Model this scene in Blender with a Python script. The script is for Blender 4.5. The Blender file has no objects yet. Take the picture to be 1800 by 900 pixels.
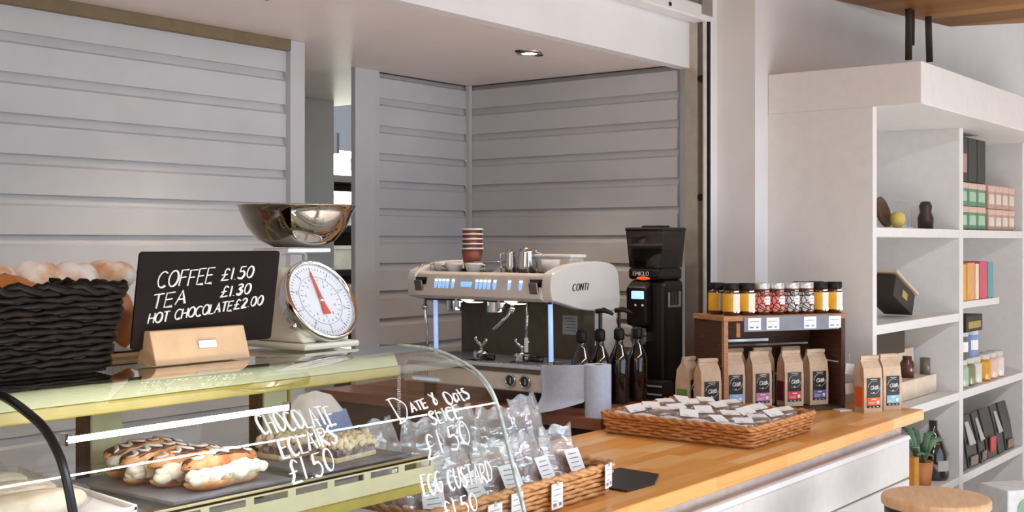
import bpy, bmesh, math, random
from math import sin, cos, pi, radians as R
from mathutils import Vector as V, Matrix as Mx, noise as nz
random.seed(7)
S = bpy.context.scene
C = S.collection
# ------------------------------------------------------------------ camera, world, lights, exposure
cam = bpy.data.objects.new('camera', bpy.data.cameras.new('camera')); C.objects.link(cam)
cam.location = (0, 0, 1.5); cam.rotation_euler = (R(90), 0, R(-52.3))
cam.data.sensor_width = 36; cam.data.lens = 41.94; cam.data.shift_y = -24/1800
cam.data.clip_start = .05
S.camera = cam
S.view_settings.view_transform = 'Standard'; S.view_settings.look = 'None'
S.view_settings.gamma = 1; S.view_settings.use_curve_mapping = False
S.view_settings.exposure = 0.38
S.cycles.max_bounces = 10; S.cycles.transparent_max_bounces = 24; S.cycles.sample_clamp_indirect = 6
w = bpy.data.worlds.new('shop'); S.world = w; w.use_nodes = True
wn = w.node_tree; bg = wn.nodes['Background']
bg.inputs['Color'].default_value = (.68, .76, .86, 1); bg.inputs['Strength'].default_value = .32

def area(name, loc, rot, sx, sy, power, col):
    l = bpy.data.lights.new(name, 'AREA'); l.shape = 'RECTANGLE'; l.size = sx; l.size_y = sy
    l.energy = power; l.color = col
    o = bpy.data.objects.new(name, l); C.objects.link(o); o.location = loc; o.rotation_euler = rot
    return o
area('shop_window_light', (2.6, -3.4, 1.75), (R(90), 0, 0), 6.0, 2.2, 58, (.66, .83, 1.0))
area('ceiling_strip_light', (2.0, -.35, 2.52), (R(-4), 0, 0), 5.0, .12, 92, (.66, .83, 1.0))
sl = bpy.data.lights.new('sun', 'SUN'); sl.energy = 26; sl.angle = R(3); sl.color = (.88, .95, 1)
so = bpy.data.objects.new('sun', sl); C.objects.link(so); so.rotation_euler = (R(63), 0, 0)   # low sun through the shop front, falls on the floor behind the viewer
area('side_fill_light', (-2.6, 0.2, 1.7), (R(90), 0, R(-90)), 3.6, 1.8, 30, (1.0, .84, .68))  # added warm fill from the left; the side wall has no window
area('back_room_light', (4.6, 4.9, 2.15), (0, 0, 0), 1.0, .6, 7, (1.0, .97, .86))
# ------------------------------------------------------------------ materials
def lin(c):
    if isinstance(c, str):
        c = [int(c[i:i+2], 16)/255 for i in (0, 2, 4)]
    return tuple(x/12.92 if x <= .04045 else ((x+.055)/1.055)**2.4 for x in c)
MC = {}
def nodes(name):
    m = bpy.data.materials.new(name); m.use_nodes = True
    nt = m.node_tree
    return m, nt, nt.nodes['Principled BSDF'], nt.nodes['Material Output']
def coords(nt, scale=(1, 1, 1)):
    t = nt.nodes.new('ShaderNodeTexCoord'); mp = nt.nodes.new('ShaderNodeMapping')
    mp.inputs['Scale'].default_value = scale
    nt.links.new(t.outputs['Object'], mp.inputs['Vector']); return mp.outputs['Vector']
def noise(nt, vec, scale, detail=3):
    n = nt.nodes.new('ShaderNodeTexNoise'); n.inputs['Scale'].default_value = scale
    n.inputs['Detail'].default_value = detail; nt.links.new(vec, n.inputs['Vector']); return n.outputs['Fac']
def ramp(nt, fac, stops):
    r = nt.nodes.new('ShaderNodeValToRGB'); e = r.color_ramp.elements
    while len(e) < len(stops): e.new(.5)
    for k, (p, c) in enumerate(stops):
        e[k].position = p; e[k].color = (*lin(c), 1)
    nt.links.new(fac, r.inputs['Fac']); return r.outputs['Color']
def bumpn(nt, p, fac, strength, dist=.002):
    b = nt.nodes.new('ShaderNodeBump'); b.inputs['Strength'].default_value = strength
    b.inputs['Distance'].default_value = dist
    nt.links.new(fac, b.inputs['Height']); nt.links.new(b.outputs['Normal'], p.inputs['Normal'])
def dark(c, k):
    if isinstance(c, str): c = [int(c[i:i+2], 16)/255 for i in (0, 2, 4)]
    return tuple(max(0, min(1, x*k)) for x in c)
def mat(name, c, rough=.5, metal=0, var=.05, sc=25, bump=0, emis=0, ecol=None, stretch=(1, 1, 1), coat=0, spec=.5):
    """plain procedural: base colour with a little noise variation"""
    if name in MC: return MC[name]
    m, nt, p, o = nodes(name)
    vec = coords(nt, stretch); f = noise(nt, vec, sc)
    col = ramp(nt, f, [(.25, dark(c, 1-var)), (.75, dark(c, 1+var))])
    nt.links.new(col, p.inputs['Base Color'])
    p.inputs['Roughness'].default_value = rough; p.inputs['Metallic'].default_value = metal
    p.inputs['Coat Weight'].default_value = coat; p.inputs['Specular IOR Level'].default_value = spec
    if bump: bumpn(nt, p, f, bump)
    if emis:
        p.inputs['Emission Color'].default_value = (*lin(ecol or c), 1); p.inputs['Emission Strength'].default_value = emis
    MC[name] = m; return m
def two(name, stops, sc=30, rough=.6, bump=.3, stretch=(1, 1, 1), detail=4, dist=.002, spec=.5):
    if name in MC: return MC[name]
    m, nt, p, o = nodes(name)
    vec = coords(nt, stretch); f = noise(nt, vec, sc, detail)
    nt.links.new(ramp(nt, f, stops), p.inputs['Base Color']); p.inputs['Roughness'].default_value = rough; p.inputs['Specular IOR Level'].default_value = spec
    if bump: bumpn(nt, p, f, bump, dist)
    MC[name] = m; return m
def wood_staves(name, cols, along='X', rough=.32, stave=(.42, .045)):
    if name in MC: return MC[name]
    m, nt, p, o = nodes(name)
    t = nt.nodes.new('ShaderNodeTexCoord'); mp = nt.nodes.new('ShaderNodeMapping')
    if along == 'Y': mp.inputs['Rotation'].default_value = (0, 0, R(90))
    nt.links.new(t.outputs['Object'], mp.inputs['Vector'])
    b = nt.nodes.new('ShaderNodeTexBrick'); b.inputs['Scale'].default_value = 1
    b.inputs['Brick Width'].default_value = stave[0]; b.inputs['Row Height'].default_value = stave[1]
    b.inputs['Mortar Size'].default_value = .0004; b.inputs['Bias'].default_value = 0
    b.inputs['Color1'].default_value = (0, 0, 0, 1); b.inputs['Color2'].default_value = (1, 1, 1, 1); b.inputs['Mortar'].default_value = (.2, .2, .2, 1)
    nt.links.new(mp.outputs['Vector'], b.inputs['Vector'])
    mp2 = nt.nodes.new('ShaderNodeMapping'); mp2.inputs['Scale'].default_value = (3, 60, 60)
    nt.links.new(mp.outputs['Vector'], mp2.inputs['Vector'])
    g = noise(nt, mp2.outputs['Vector'], 1.6, 5)
    mx = nt.nodes.new('ShaderNodeMix'); mx.data_type = 'FLOAT'; mx.inputs['Factor'].default_value = .42
    nt.links.new(b.outputs['Color'], mx.inputs[2]); nt.links.new(g, mx.inputs[3])
    nt.links.new(ramp(nt, mx.outputs[0], [(.1, cols[0]), (.5, cols[1]), (.9, cols[2])]), p.inputs['Base Color'])
    p.inputs['Roughness'].default_value = rough; bumpn(nt, p, g, .08, .0005)
    MC[name] = m; return m
def schlick(nt, normal=None):
    """Fresnel reflectance of a thin two-sided film"""
    lw = nt.nodes.new('ShaderNodeLayerWeight'); lw.inputs['Blend'].default_value = .5
    if normal: nt.links.new(normal, lw.inputs['Normal'])
    pw = nt.nodes.new('ShaderNodeMath'); pw.operation = 'POWER'; pw.inputs[1].default_value = 5
    nt.links.new(lw.outputs['Facing'], pw.inputs[0])
    ma = nt.nodes.new('ShaderNodeMath'); ma.operation = 'MULTIPLY_ADD'; ma.inputs[1].default_value = .955; ma.inputs[2].default_value = .045
    nt.links.new(pw.outputs[0], ma.inputs[0]); return ma.outputs[0]
def glass(name, tint=(.96, .98, .97), strength=1.0, rough=0.0, haze=0.0):
    """thin pane: clear transmission plus a Fresnel mirror layer"""
    if name in MC: return MC[name]
    m, nt, p, o = nodes(name); nt.nodes.remove(p)
    tr = nt.nodes.new('ShaderNodeBsdfTransparent'); tr.inputs['Color'].default_value = (*tint, 1)
    gl = nt.nodes.new('ShaderNodeBsdfGlossy'); gl.inputs['Roughness'].default_value = rough
    fr = schlick(nt)
    mu = nt.nodes.new('ShaderNodeMath'); mu.operation = 'MULTIPLY'; mu.inputs[1].default_value = strength; mu.use_clamp = True
    mx = nt.nodes.new('ShaderNodeMixShader')
    nt.links.new(fr, mu.inputs[0]); nt.links.new(mu.outputs[0], mx.inputs[0])
    nt.links.new(tr.outputs[0], mx.inputs[1]); nt.links.new(gl.outputs[0], mx.inputs[2])
    last = mx
    if haze:
        d = nt.nodes.new('ShaderNodeBsdfDiffuse'); d.inputs['Color'].default_value = (.9, .9, .9, 1)
        m2 = nt.nodes.new('ShaderNodeMixShader'); m2.inputs[0].default_value = haze
        nt.links.new(mx.outputs[0], m2.inputs[1]); nt.links.new(d.outputs[0], m2.inputs[2]); last = m2
    nt.links.new(last.outputs[0], o.inputs['Surface'])
    MC[name] = m; return m
def cellophane(name, haze=.16, gloss=.3, fres=1.2):
    if name in MC: return MC[name]
    m, nt, p, o = nodes(name); nt.nodes.remove(p)
    vec = coords(nt); f = noise(nt, vec, 45, 3)
    b = nt.nodes.new('ShaderNodeBump'); b.inputs['Strength'].default_value = .7; b.inputs['Distance'].default_value = .004
    nt.links.new(f, b.inputs['Height'])
    tr = nt.nodes.new('ShaderNodeBsdfTransparent'); tr.inputs['Color'].default_value = (.97, .97, .97, 1)
    gl = nt.nodes.new('ShaderNodeBsdfGlossy'); gl.inputs['Roughness'].default_value = .2
    d = nt.nodes.new('ShaderNodeBsdfDiffuse'); d.inputs['Color'].default_value = (.93, .93, .93, 1)
    nt.links.new(b.outputs[0], gl.inputs['Normal'])
    lw = schlick(nt, b.outputs[0])
    mu = nt.nodes.new('ShaderNodeMath'); mu.operation = 'MULTIPLY_ADD'; mu.inputs[1].default_value = fres; mu.inputs[2].default_value = gloss*.15; mu.use_clamp = True
    nt.links.new(lw, mu.inputs[0])
    m1 = nt.nodes.new('ShaderNodeMixShader'); m1.inputs[0].default_value = haze
    nt.links.new(tr.outputs[0], m1.inputs[1]); nt.links.new(d.outputs[0], m1.inputs[2])
    m2 = nt.nodes.new('ShaderNodeMixShader'); nt.links.new(mu.outputs[0], m2.inputs[0])
    nt.links.new(m1.outputs[0], m2.inputs[1]); nt.links.new(gl.outputs[0], m2.inputs[2])
    nt.links.new(m2.outputs[0], o.inputs['Surface'])
    MC[name] = m; return m
def cracks(name, cell, crack, sc=60):
    """label pattern of blobs split by dark cracks"""
    if name in MC: return MC[name]
    m, nt, p, o = nodes(name)
    v = nt.nodes.new('ShaderNodeTexVoronoi'); v.feature = 'DISTANCE_TO_EDGE'; v.inputs['Scale'].default_value = sc
    nt.links.new(coords(nt), v.inputs['Vector'])
    nt.links.new(ramp(nt, v.outputs['Distance'], [(.06, crack), (.12, cell)]), p.inputs['Base Color'])
    p.inputs['Roughness'].default_value = .35; MC[name] = m; return m
# ------------------------------------------------------------------ mesh helpers
class MB:
    def __init__(s): s.v = []; s.f = []
    def add(s, vs, fs):
        n = len(s.v); s.v += [V(x) for x in vs]; s.f += [tuple(i+n for i in f) for f in fs]; return s
    def box(s, x0, x1, y0, y1, z0, z1):
        return s.add([(x0,y0,z0),(x1,y0,z0),(x1,y1,z0),(x0,y1,z0),(x0,y0,z1),(x1,y0,z1),(x1,y1,z1),(x0,y1,z1)],
                     [(0,3,2,1),(4,5,6,7),(0,1,5,4),(1,2,6,5),(2,3,7,6),(3,0,4,7)])
    def obox(s, c, sz, rot):
        b = MB().box(-sz[0]/2, sz[0]/2, -sz[1]/2, sz[1]/2, -sz[2]/2, sz[2]/2)
        return s.add([V(c)+rot @ p for p in b.v], b.f)
    def prism(s, pts, vec):
        n = len(pts); vec = V(vec); p = [V(q) for q in pts]
        return s.add(p+[q+vec for q in p], [tuple(range(n))[::-1], tuple(range(n, 2*n))]+[(i, (i+1) % n, n+(i+1) % n, n+i) for i in range(n)])
    def tube(s, pts, r, n=6, closed=False, caps=True, flat=1.0, up=None):
        P = [V(p) for p in pts]; m = len(P); vs = []; fs = []
        rr = r if hasattr(r, '__len__') else [r]*m
        prev = None
        for i, p in enumerate(P):
            a = P[(i+1) % m] if (closed or i < m-1) else p; b = P[i-1] if (closed or i > 0) else p
            t = (a-b)
            t = t.normalized() if t.length > 1e-9 else V((0, 0, 1))
            if up is not None: u = V(up)
            elif prev is None: u = V((0, 0, 1)) if abs(t.z) < .9 else V((1, 0, 0))
            else: u = prev
            x = u.cross(t)
            if x.length < 1e-6: x = V((1, 0, 0)).cross(t)
            x.normalize(); y = t.cross(x); prev = y
            for k in range(n):
                an = 2*pi*k/n
                vs.append(p+x*cos(an)*rr[i]+y*sin(an)*rr[i]*flat)
        for i in range(m if closed else m-1):
            j = (i+1) % m
            for k in range(n): fs.append((i*n+k, i*n+(k+1) % n, j*n+(k+1) % n, j*n+k))
        if caps and not closed: fs.append(tuple(range(n))[::-1]); fs.append(tuple((m-1)*n+k for k in range(n)))
        return s.add(vs, fs)
    def cyl(s, a, b, r, r2=None, n=20): return s.tube([a, b], [r, r if r2 is None else r2], n)
    def lathe(s, prof, n=32, c=(0, 0, 0), rot=None, a0=0, a1=2*pi):
        full = abs(a1-a0-2*pi) < 1e-6; cols = n if full else n+1; vs = []; fs = []; m = len(prof)
        for k in range(cols):
            a = a0+(a1-a0)*k/n
            for r, z in prof:
                q = V((r*cos(a), r*sin(a), z))
                vs.append(V(c)+(rot @ q if rot else q))
        for k in range(n):
            k2 = (k+1) % cols
            for i in range(m-1): fs.append((k*m+i, k2*m+i, k2*m+i+1, k*m+i+1))
        return s.add(vs, fs)
    def ell(s, c, r, nu=18, nv=10, rot=None, jit=0, pw=1.0):
        vs = []; fs = []
        for j in range(nv+1):
            t = pi*j/nv
            for i in range(nu):
                a = 2*pi*i/nu; k = 1+random.uniform(-jit, jit)
                q = V((r[0]*sin(t)**pw*cos(a)*k, r[1]*sin(t)**pw*sin(a)*k, r[2]*cos(t)*k))
                vs.append(V(c)+(rot @ q if rot else q))
        for j in range(nv):
            for i in range(nu): fs.append((j*nu+i, j*nu+(i+1) % nu, (j+1)*nu+(i+1) % nu, (j+1)*nu+i))
        return s.add(vs, fs)
    def grid(s, fn, nu, nv):
        vs = [fn(i/nu, j/nv) for j in range(nv+1) for i in range(nu+1)]
        fs = [(j*(nu+1)+i, j*(nu+1)+i+1, (j+1)*(nu+1)+i+1, (j+1)*(nu+1)+i) for j in range(nv) for i in range(nu)]
        return s.add(vs, fs)
    def xf(s, M): s.v = [M @ p for p in s.v]; return s
    def join(s, o, M=None): return s.add([M @ p for p in o.v] if M else o.v, o.f)
    def build(s, name, m, parent=None, smooth=False, bevel=0, sub=0, solid=0, kind=None, seg=2, weld=False):
        me = bpy.data.meshes.new(name); bm = bmesh.new()
        vs = [bm.verts.new(p) for p in s.v]
        for f in s.f:
            try: bm.faces.new([vs[i] for i in f])
            except ValueError: pass
        if weld: bmesh.ops.remove_doubles(bm, verts=bm.verts, dist=1e-5)
        bmesh.ops.recalc_face_normals(bm, faces=bm.faces)
        bm.to_mesh(me); bm.free()
        if smooth:
            for p in me.polygons: p.use_smooth = True
        o = bpy.data.objects.new(name, me); C.objects.link(o)
        if m: me.materials.append(m)
        if parent: o.parent = parent
        if solid: q = o.modifiers.new('thickness', 'SOLIDIFY'); q.thickness = solid; q.offset = 0
        if bevel: q = o.modifiers.new('bevel', 'BEVEL'); q.width = bevel; q.segments = seg; q.limit_method = 'ANGLE'; q.angle_limit = R(40)
        if sub: q = o.modifiers.new('subd', 'SUBSURF'); q.levels = sub; q.render_levels = sub
        if kind: o['kind'] = kind
        return o
def thing(name, label, cat, loc=(0, 0, 0), rz=0, group=None):
    o = bpy.data.objects.new(name, None); C.objects.link(o); o.empty_display_size = .05
    o.location = loc; o.rotation_euler = (0, 0, rz); o['label'] = label; o['category'] = cat
    if group: o['group'] = group
    return o
def tag(o, label, cat, group=None):
    o['label'] = label; o['category'] = cat
    if group: o['group'] = group
    return o
def copy_thing(src, loc, rz, label, group=None):
    r = src.copy(); C.objects.link(r); r.location = loc; r.rotation_euler = (0, 0, rz); r['label'] = label
    if group: r['group'] = group
    for ch in list(src.children):
        c = ch.copy(); C.objects.link(c); c.parent = r
        for g in list(ch.children):
            d = g.copy(); C.objects.link(d); d.parent = c
    return r
def struct(name, mb, m, **k): return mb.build(name, m, kind='structure', **k)
# ------------------------------------------------------------------ hand lettering: strokes in a unit box
def arc(cx, cy, rx, ry, a0, a1, n=10): return [(cx+rx*cos(R(a0+(a1-a0)*i/n)), cy+ry*sin(R(a0+(a1-a0)*i/n))) for i in range(n+1)]
def spl(pts, n=4):
    out = []; P = [pts[0]]+list(pts)+[pts[-1]]
    for i in range(1, len(P)-2):
        for k in range(n):
            t = k/n; a, b, c, d = P[i-1], P[i], P[i+1], P[i+2]
            out.append(tuple(.5*((2*b[j])+(c[j]-a[j])*t+(2*a[j]-5*b[j]+4*c[j]-d[j])*t*t+(3*b[j]-a[j]-3*c[j]+d[j])*t**3) for j in (0, 1)))
    return out+[pts[-1]]
GL = {
 'A': (.68, [[(0, 0), (.34, 1), (.68, 0)], [(.13, .36), (.56, .36)]]),
 'B': (.6, [[(0, 0), (0, 1)], spl([(0, 1), (.45, .9), (.4, .6), (0, .53)]), spl([(0, .53), (.55, .45), (.55, .1), (0, 0)])]),
 'C': (.68, [arc(.4, .5, .4, .5, 50, 310)]), 'D': (.7, [[(.05, 0), (.05, 1)], spl([(-.05, 1), (.4, .95), (.68, .5), (.4, .05), (-.05, 0)])]),
 'E': (.55, [[(.55, 1), (0, 1), (0, 0), (.55, 0)], [(0, .52), (.45, .54)]]), 'F': (.55, [[(0, 0), (0, 1), (.58, 1)], [(0, .52), (.45, .54)]]),
 'G': (.7, [arc(.4, .5, .4, .5, 55, 330)+[(.72, .45), (.4, .45)]]), 'H': (.62, [[(0, 0), (0, 1)], [(.62, 0), (.62, 1)], [(0, .5), (.62, .52)]]),
 'I': (.1, [[(.05, 0), (.05, 1)]]), 'K': (.6, [[(0, 0), (0, 1)], [(.58, 1), (0, .45), (.6, 0)]]), 'L': (.5, [[(0, 1), (0, 0), (.5, 0)]]),
 'M': (.8, [[(0, 0), (.1, 1), (.4, .35), (.7, 1), (.8, 0)]]), 'N': (.65, [[(0, 0), (0, 1), (.65, 0), (.65, 1)]]),
 'O': (.75, [arc(.38, .5, .38, .5, 90, 450, 16)]), 'R': (.62, [[(0, 0), (0, 1)], spl([(-.03, 1), (.5, .95), (.5, .6), (.02, .5)])+[(.62, 0)]]),
 'S': (.6, [spl([(.58, .86), (.34, 1), (.06, .8), (.3, .52), (.56, .25), (.3, 0), (0, .12)])]), 'T': (.66, [[(0, 1), (.66, 1)], [(.33, 1), (.33, 0)]]),
 'U': (.62, [spl([(0, 1), (.02, .3), (.3, 0), (.58, .3), (.62, 1)])]), 'a': (.5, [spl([(.5, .6), (.2, .62), (0, .3), (.18, 0), (.48, .25), (.5, .6), (.52, .02)])]),
 't': (.4, [spl([(.2, 1), (.2, .2), (.42, .02)]), [(0, .65), (.42, .67)]]), 's': (.42, [spl([(.4, .9), (.15, .9), (.1, .62), (.42, .42), (.36, .1), (0, .05)])]),
 'o': (.5, [arc(.25, .3, .25, .32, 90, 450, 12)]), 'z': (.46, [[(.0, .58), (.42, .58), (.03, .0), (.46, .02)]]),
 'e': (.5, [spl([(.02, .3), (.4, .38), (.3, .64), (.04, .4), (.1, .02), (.55, .2)])]),
 '0': (.58, [arc(.29, .5, .28, .5, 90, 450, 14)]), '1': (.16, [[(.08, 1), (.08, 0)]]), '2': (.56, [spl([(.02, .8), (.28, 1), (.52, .74), (.3, .35), (0, 0)])+[(.58, .02)]]),
 '3': (.52, [spl([(.05, .92), (.35, 1), (.46, .76), (.2, .54), (.5, .34), (.34, 0), (.0, .08)])]), '4': (.55, [[(.4, 0), (.4, 1), (0, .35), (.55, .35)]]),
 '5': (.58, [[(.56, 1), (.14, 1), (.1, .58)]+spl([(.1, .58), (.42, .6), (.56, .3), (.36, 0), (0, .08)])]), '6': (.52, [spl([(.42, 1), (.08, .55), (.05, .15), (.3, 0), (.5, .25), (.28, .5), (.06, .3)])]),
 '7': (.52, [[(0, 1), (.52, 1), (.15, 0)]]), '8': (.5, [spl([(.25, .54), (.03, .78), (.25, 1), (.47, .78), (.25, .54), (0, .25), (.25, 0), (.5, .25), (.25, .54)])]),
 '9': (.5, [spl([(.46, .7), (.22, .52), (.03, .76), (.25, 1), (.46, .76), (.42, .3), (.3, 0)])]),
 '£': (.66, [spl([(.62, .84), (.42, 1), (.24, .8), (.26, .35), (.02, .02)])+[(.66, .02)], [(.02, .46), (.48, .5)]]),
 '&': (.6, [spl([(.1, 1), (.3, .62), (.5, .2), (.32, 0), (.14, .2), (.34, .6), (.6, 1)])]),
 '.': (.1, [[(.05, .0), (.05, .05)]]), ':': (.14, [[(.07, .42), (.07, .47)]]), ' ': (.42, []), '-': (.3, [[(0, .5), (.3, .5)]]),
}
def write(mb, txt, fn, h, r, x0=0, y0=0, track=.2, wd=1.0, jit=.0, n=5, flat=.5, up=None):
    x = x0
    for ch in txt:
        wch, st = GL[ch]; dy = random.uniform(-jit, jit)*h
        for line in st:
            mb.tube([fn(x+px*h*wd, y0+dy+py*h) for px, py in line], r, n, flat=flat, up=up)
        x += (wch*wd+track)*h
    return x-track*h
def width(txt, h, track=.2, wd=1.0): return sum((GL[c][0]*wd+track)*h for c in txt)-track*h
# ------------------------------------------------------------------ palette
grey = mat('grey_paint', 'c9c9cb', .5, var=.02, sc=6)
white = mat('white_paint', 'e6e4e3', .55, var=.015, sc=5)
offw = mat('soffit_paint', 'efe1da', .38, var=.02, sc=3)
warmw = mat('warm_white_paint', 'dcd4cd', .5, var=.02, sc=4)
black = mat('black_plastic', '191312', .45, var=.1, spec=.3)
blackg = mat('black_gloss', '17110f', .12, var=.1)
chrome = mat('chrome', 'd9d9d9', .07, 1, var=.02)
steel = mat('brushed_steel', 'b9b8b6', .3, 1, var=.06, stretch=(1, 1, 40))
cream = mat('cream_enamel', 'e6dfcb', .3, var=.02, coat=.3)
paper = mat('white_paper', 'f3f1ef', .8, var=.02)
ink = mat('grey_print', '8d8d92', .8)
kraft = two('kraft_paper', [(.3, 'c9a98c'), (.7, 'd8bda2')], 40, .8, .25)
chalk = mat('chalk_pen', 'f4f4f4', .8)
olive = mat('olive_metal', 'a8993f', .4, var=.06)
palegreen = mat('pale_green_metal', 'd3d5a8', .35, var=.03)
caseb = mat('beige_metal', 'c9c49c', .4, var=.03)
slate = two('slate', [(.3, '6c6e74'), (.7, '8b8d94')], 18, .5, .3)
counterw = wood_staves('counter_oak', ['d98c3c', 'edaa5a', 'f8d098'], 'X', .3)
ceilw = wood_staves('ceiling_boards', ['6b4518', '9a682a', 'bd8a42'], 'Y', .5, (2.4, .12))
floorw = wood_staves('floor_boards', ['a3968f', 'b9ada6', 'cabfb9'], 'X', .4, (1.6, .14))
crateD = two('dark_crate_wood', [(.3, '3a2318'), (.7, '5b3823')], 8, .6, .4, (3, 3, 30))
crateL = two('light_crate_wood', [(.3, '9c6a44'), (.7, 'c08a60')], 8, .6, .4, (3, 3, 30))
redwood = wood_staves('worktop_wood', ['7d4a34', '9b6247', 'b07a5c'], 'Y', .45)
cello = cellophane('cellophane', .17, .5, 1.7)
cello2 = cellophane('cellophane_small', .12, .4, 1.5)
cello3 = cellophane('cellophane_thin', .05, .05, .25)
paneg = glass('pane_glass', (.96, .98, .97), 2.0)
topg = glass('top_glass', (.90, .95, .92), 2.0)
# ------------------------------------------------------------------ SETTING
Yk, Xw = 2.32, 4.12
struct('floor', MB().box(-4, 9, -4.2, 7.2, -.1, 0), floorw)
struct('ceiling', MB().prism([(-4, -4.2, 2.55), (6.9, -4.2, 2.55), (6.02, 1.55, 2.55), (5.90, 1.865, 2.55), (4.92, 2.058, 2.55), (4.12, 2.058, 2.55), (4.12, 2.38, 2.55), (-4, 2.38, 2.55)], (0, 0, .07)), ceilw)
struct('trim_1', MB().box(4.0, 9, -4.2, 2.06, 3.2, 3.28), white)         # higher plaster ceiling past the boards
def cladding(x0, x1, y, z0, z1, axis, pitch=.1137, ztop=2.075):
    """horizontal boards with a recessed cove strip between them; the face looks to -Y (axis X) or to -X (axis Y)"""
    prof = []; k = math.ceil((z1-ztop)/pitch); z = ztop+k*pitch
    while z > z0-pitch:
        prof += [(0, z), (.019, z+.002), (.010, z-.026), (.004, z-.031), (0, z-.033)]; z -= pitch
    prof = [(d, min(max(q, z0), z1)) for d, q in prof]
    prof = [(0, z1)]+prof+[(0, z0)]
    mb = MB(); b = []; f = []
    for d, q in prof:
        b += [(x0, y+d, q), (x1, y+d, q)] if axis == 'X' else [(y+d, x0, q), (y+d, x1, q)]
    for i in range(len(prof)-1):
        f.append((2*i, 2*i+1, 2*i+3, 2*i+2))
    mb.add(b, f)
    if axis == 'X': mb.box(x0, x1, y+.021, y+.06, z0, z1)
    else: mb.box(y+.021, y+.06, x0, x1, z0, z1)
    return mb
struct('wall_left', cladding(-3.99, 2.795, 3.15, 0, 2.162, 'X', ztop=2.091), grey)
struct('trim_2', MB().box(2.795, 2.862, 3.128, 3.24, 0, 2.20), grey, bevel=.002)      # end post of the clad wall
struct('trim_3', MB().box(-3.99, 2.795, 3.124, 3.2, 2.162, 2.20), mat('brown_batten', '7d6d52', .6), bevel=.002)
struct('wall_back', cladding(3.50, Xw, 3.43, 0, 2.20, 'X', ztop=2.096), grey)
struct('trim_4', MB().box(3.384, 3.50, 3.405, 3.43, 0, 2.20), grey, bevel=.002)       # pilaster beside the doorway
struct('trim_5', MB().box(3.50, 3.535, 3.418, 3.47, 0, 2.20), grey)
struct('wall_right', cladding(2.36, 3.43, Xw, 0, 2.20, 'Y', ztop=2.098), grey)
struct('trim_6', MB().box(4.100, 4.1195, 3.41, 3.4295, 0, 2.20), grey)                   # corner bead
struct('trim_7', MB().box(-3.99, 4.3, Yk, 7.0, 2.20, 2.25), offw)                        # soffit over the kiosk
struct('trim_8', MB().box(-3.99, Xw-.004, Yk-.02, Yk+.03, 2.18, 2.549), white)                 # header fascia
pw = MB().prism([(4.19, 2.06, 0), (9, 2.06, 0), (9, 2.3, 0), (4.135, 2.3, 0), (4.135, 2.222, 0), (4.19, 2.222, 0)], (0, 0, 3.2))
struct('wall_front', pw, white)
bwn = wood_staves('shop_wall_wood', ['3d2a16', '5f4326', '7d5c36'], 'X', .6, (1.8, .16))
mb = MB().box(-4, 9, -4.3, -4.2, 0, .55).box(-4, 9, -4.3, -4.2, 2.35, 3.2)
for x in (-4, -1.2, 1.6, 4.4, 7.2): mb.box(x, x+.35, -4.3, -4.2, .55, 2.35)
struct('wall_rear', mb, bwn)
struct('wall_side', MB().box(-4.1, -4, -4.2, 7.2, 0, 3.2), two('olive_brown_paint', [(.35, '57481f'), (.65, '7a5f3a')], 1.2, .7, 0))
struct('wall_far', MB().box(9, 9.1, -4.2, 2.3, 0, 3.2), white)
# back room seen through the doorway
cr = mat('cream_wall', 'e9e6d6', .6)
struct('trim_9', MB().box(3.0, 4.125, 4.30, 4.36, 0, 2.20), grey)
struct('wall_service', MB().box(3.0, 7.5, 6.6, 6.7, 0, 2.20), cr)
struct('wall_service_side', MB().box(7.4, 7.5, 4.3, 6.6, 0, 2.20), cr)
tag(MB().cyl((5.35, 5.6, 2.07), (5.35, 5.6, 2.20), .05, n=16).build('ceiling_fitting', black), 'small dark fitting under the back room ceiling', 'fitting')
rk = thing('storage_rack', 'black shelving rack with pale goods seen through the narrow doorway', 'rack', (5.06, 5.25, 0))
for sx in (-.35, .55):
    for sy in (-.15, .25): MB().box(sx-.02, sx+.02, sy-.02, sy+.02, 0, 1.9).build('post', black, rk)
for z in (.35, .95, 1.12, 1.30, 1.56, 1.86): MB().box(-.37, .57, -.17, .27, z, z+.035).build('shelf', black, rk, bevel=.004)
MB().box(-.34, .54, .22, .25, .3, 1.86).build('back_panel', mat('brown_black', '241a14', .7), rk)
for k, (z, h, lab) in enumerate(((0.987, .09, 'lowest white carton on the black rack through the doorway'), (1.157, .09, 'middle white carton on the black rack through the doorway'), (1.337, .14, 'tall white carton on the black rack through the doorway'), (1.597, .2, 'cream carton near the top of the black rack through the doorway'))):
    b = MB().box(-.22, .22, -.14, .1, 0, h).box(-.225, .225, -.145, .105, h-.02, h+.004).build('carton', mat('carton_cream', 'e6e4d4', .7), bevel=.004)
    b.location = (5.06, 5.25, z); tag(b, lab, 'carton')
gb = MB().lathe([(0, 0), (.05, .0), (.075, .04), (.08, .09), (.055, .14), (.03, .16), (0, .16)], 20).build('green_jug', mat('green_glaze', '8f9460', .3), smooth=True)
gb.location = (5.10, 5.07, 1.895); tag(gb, 'round green jug on top of the black rack through the doorway', 'jug')
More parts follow.
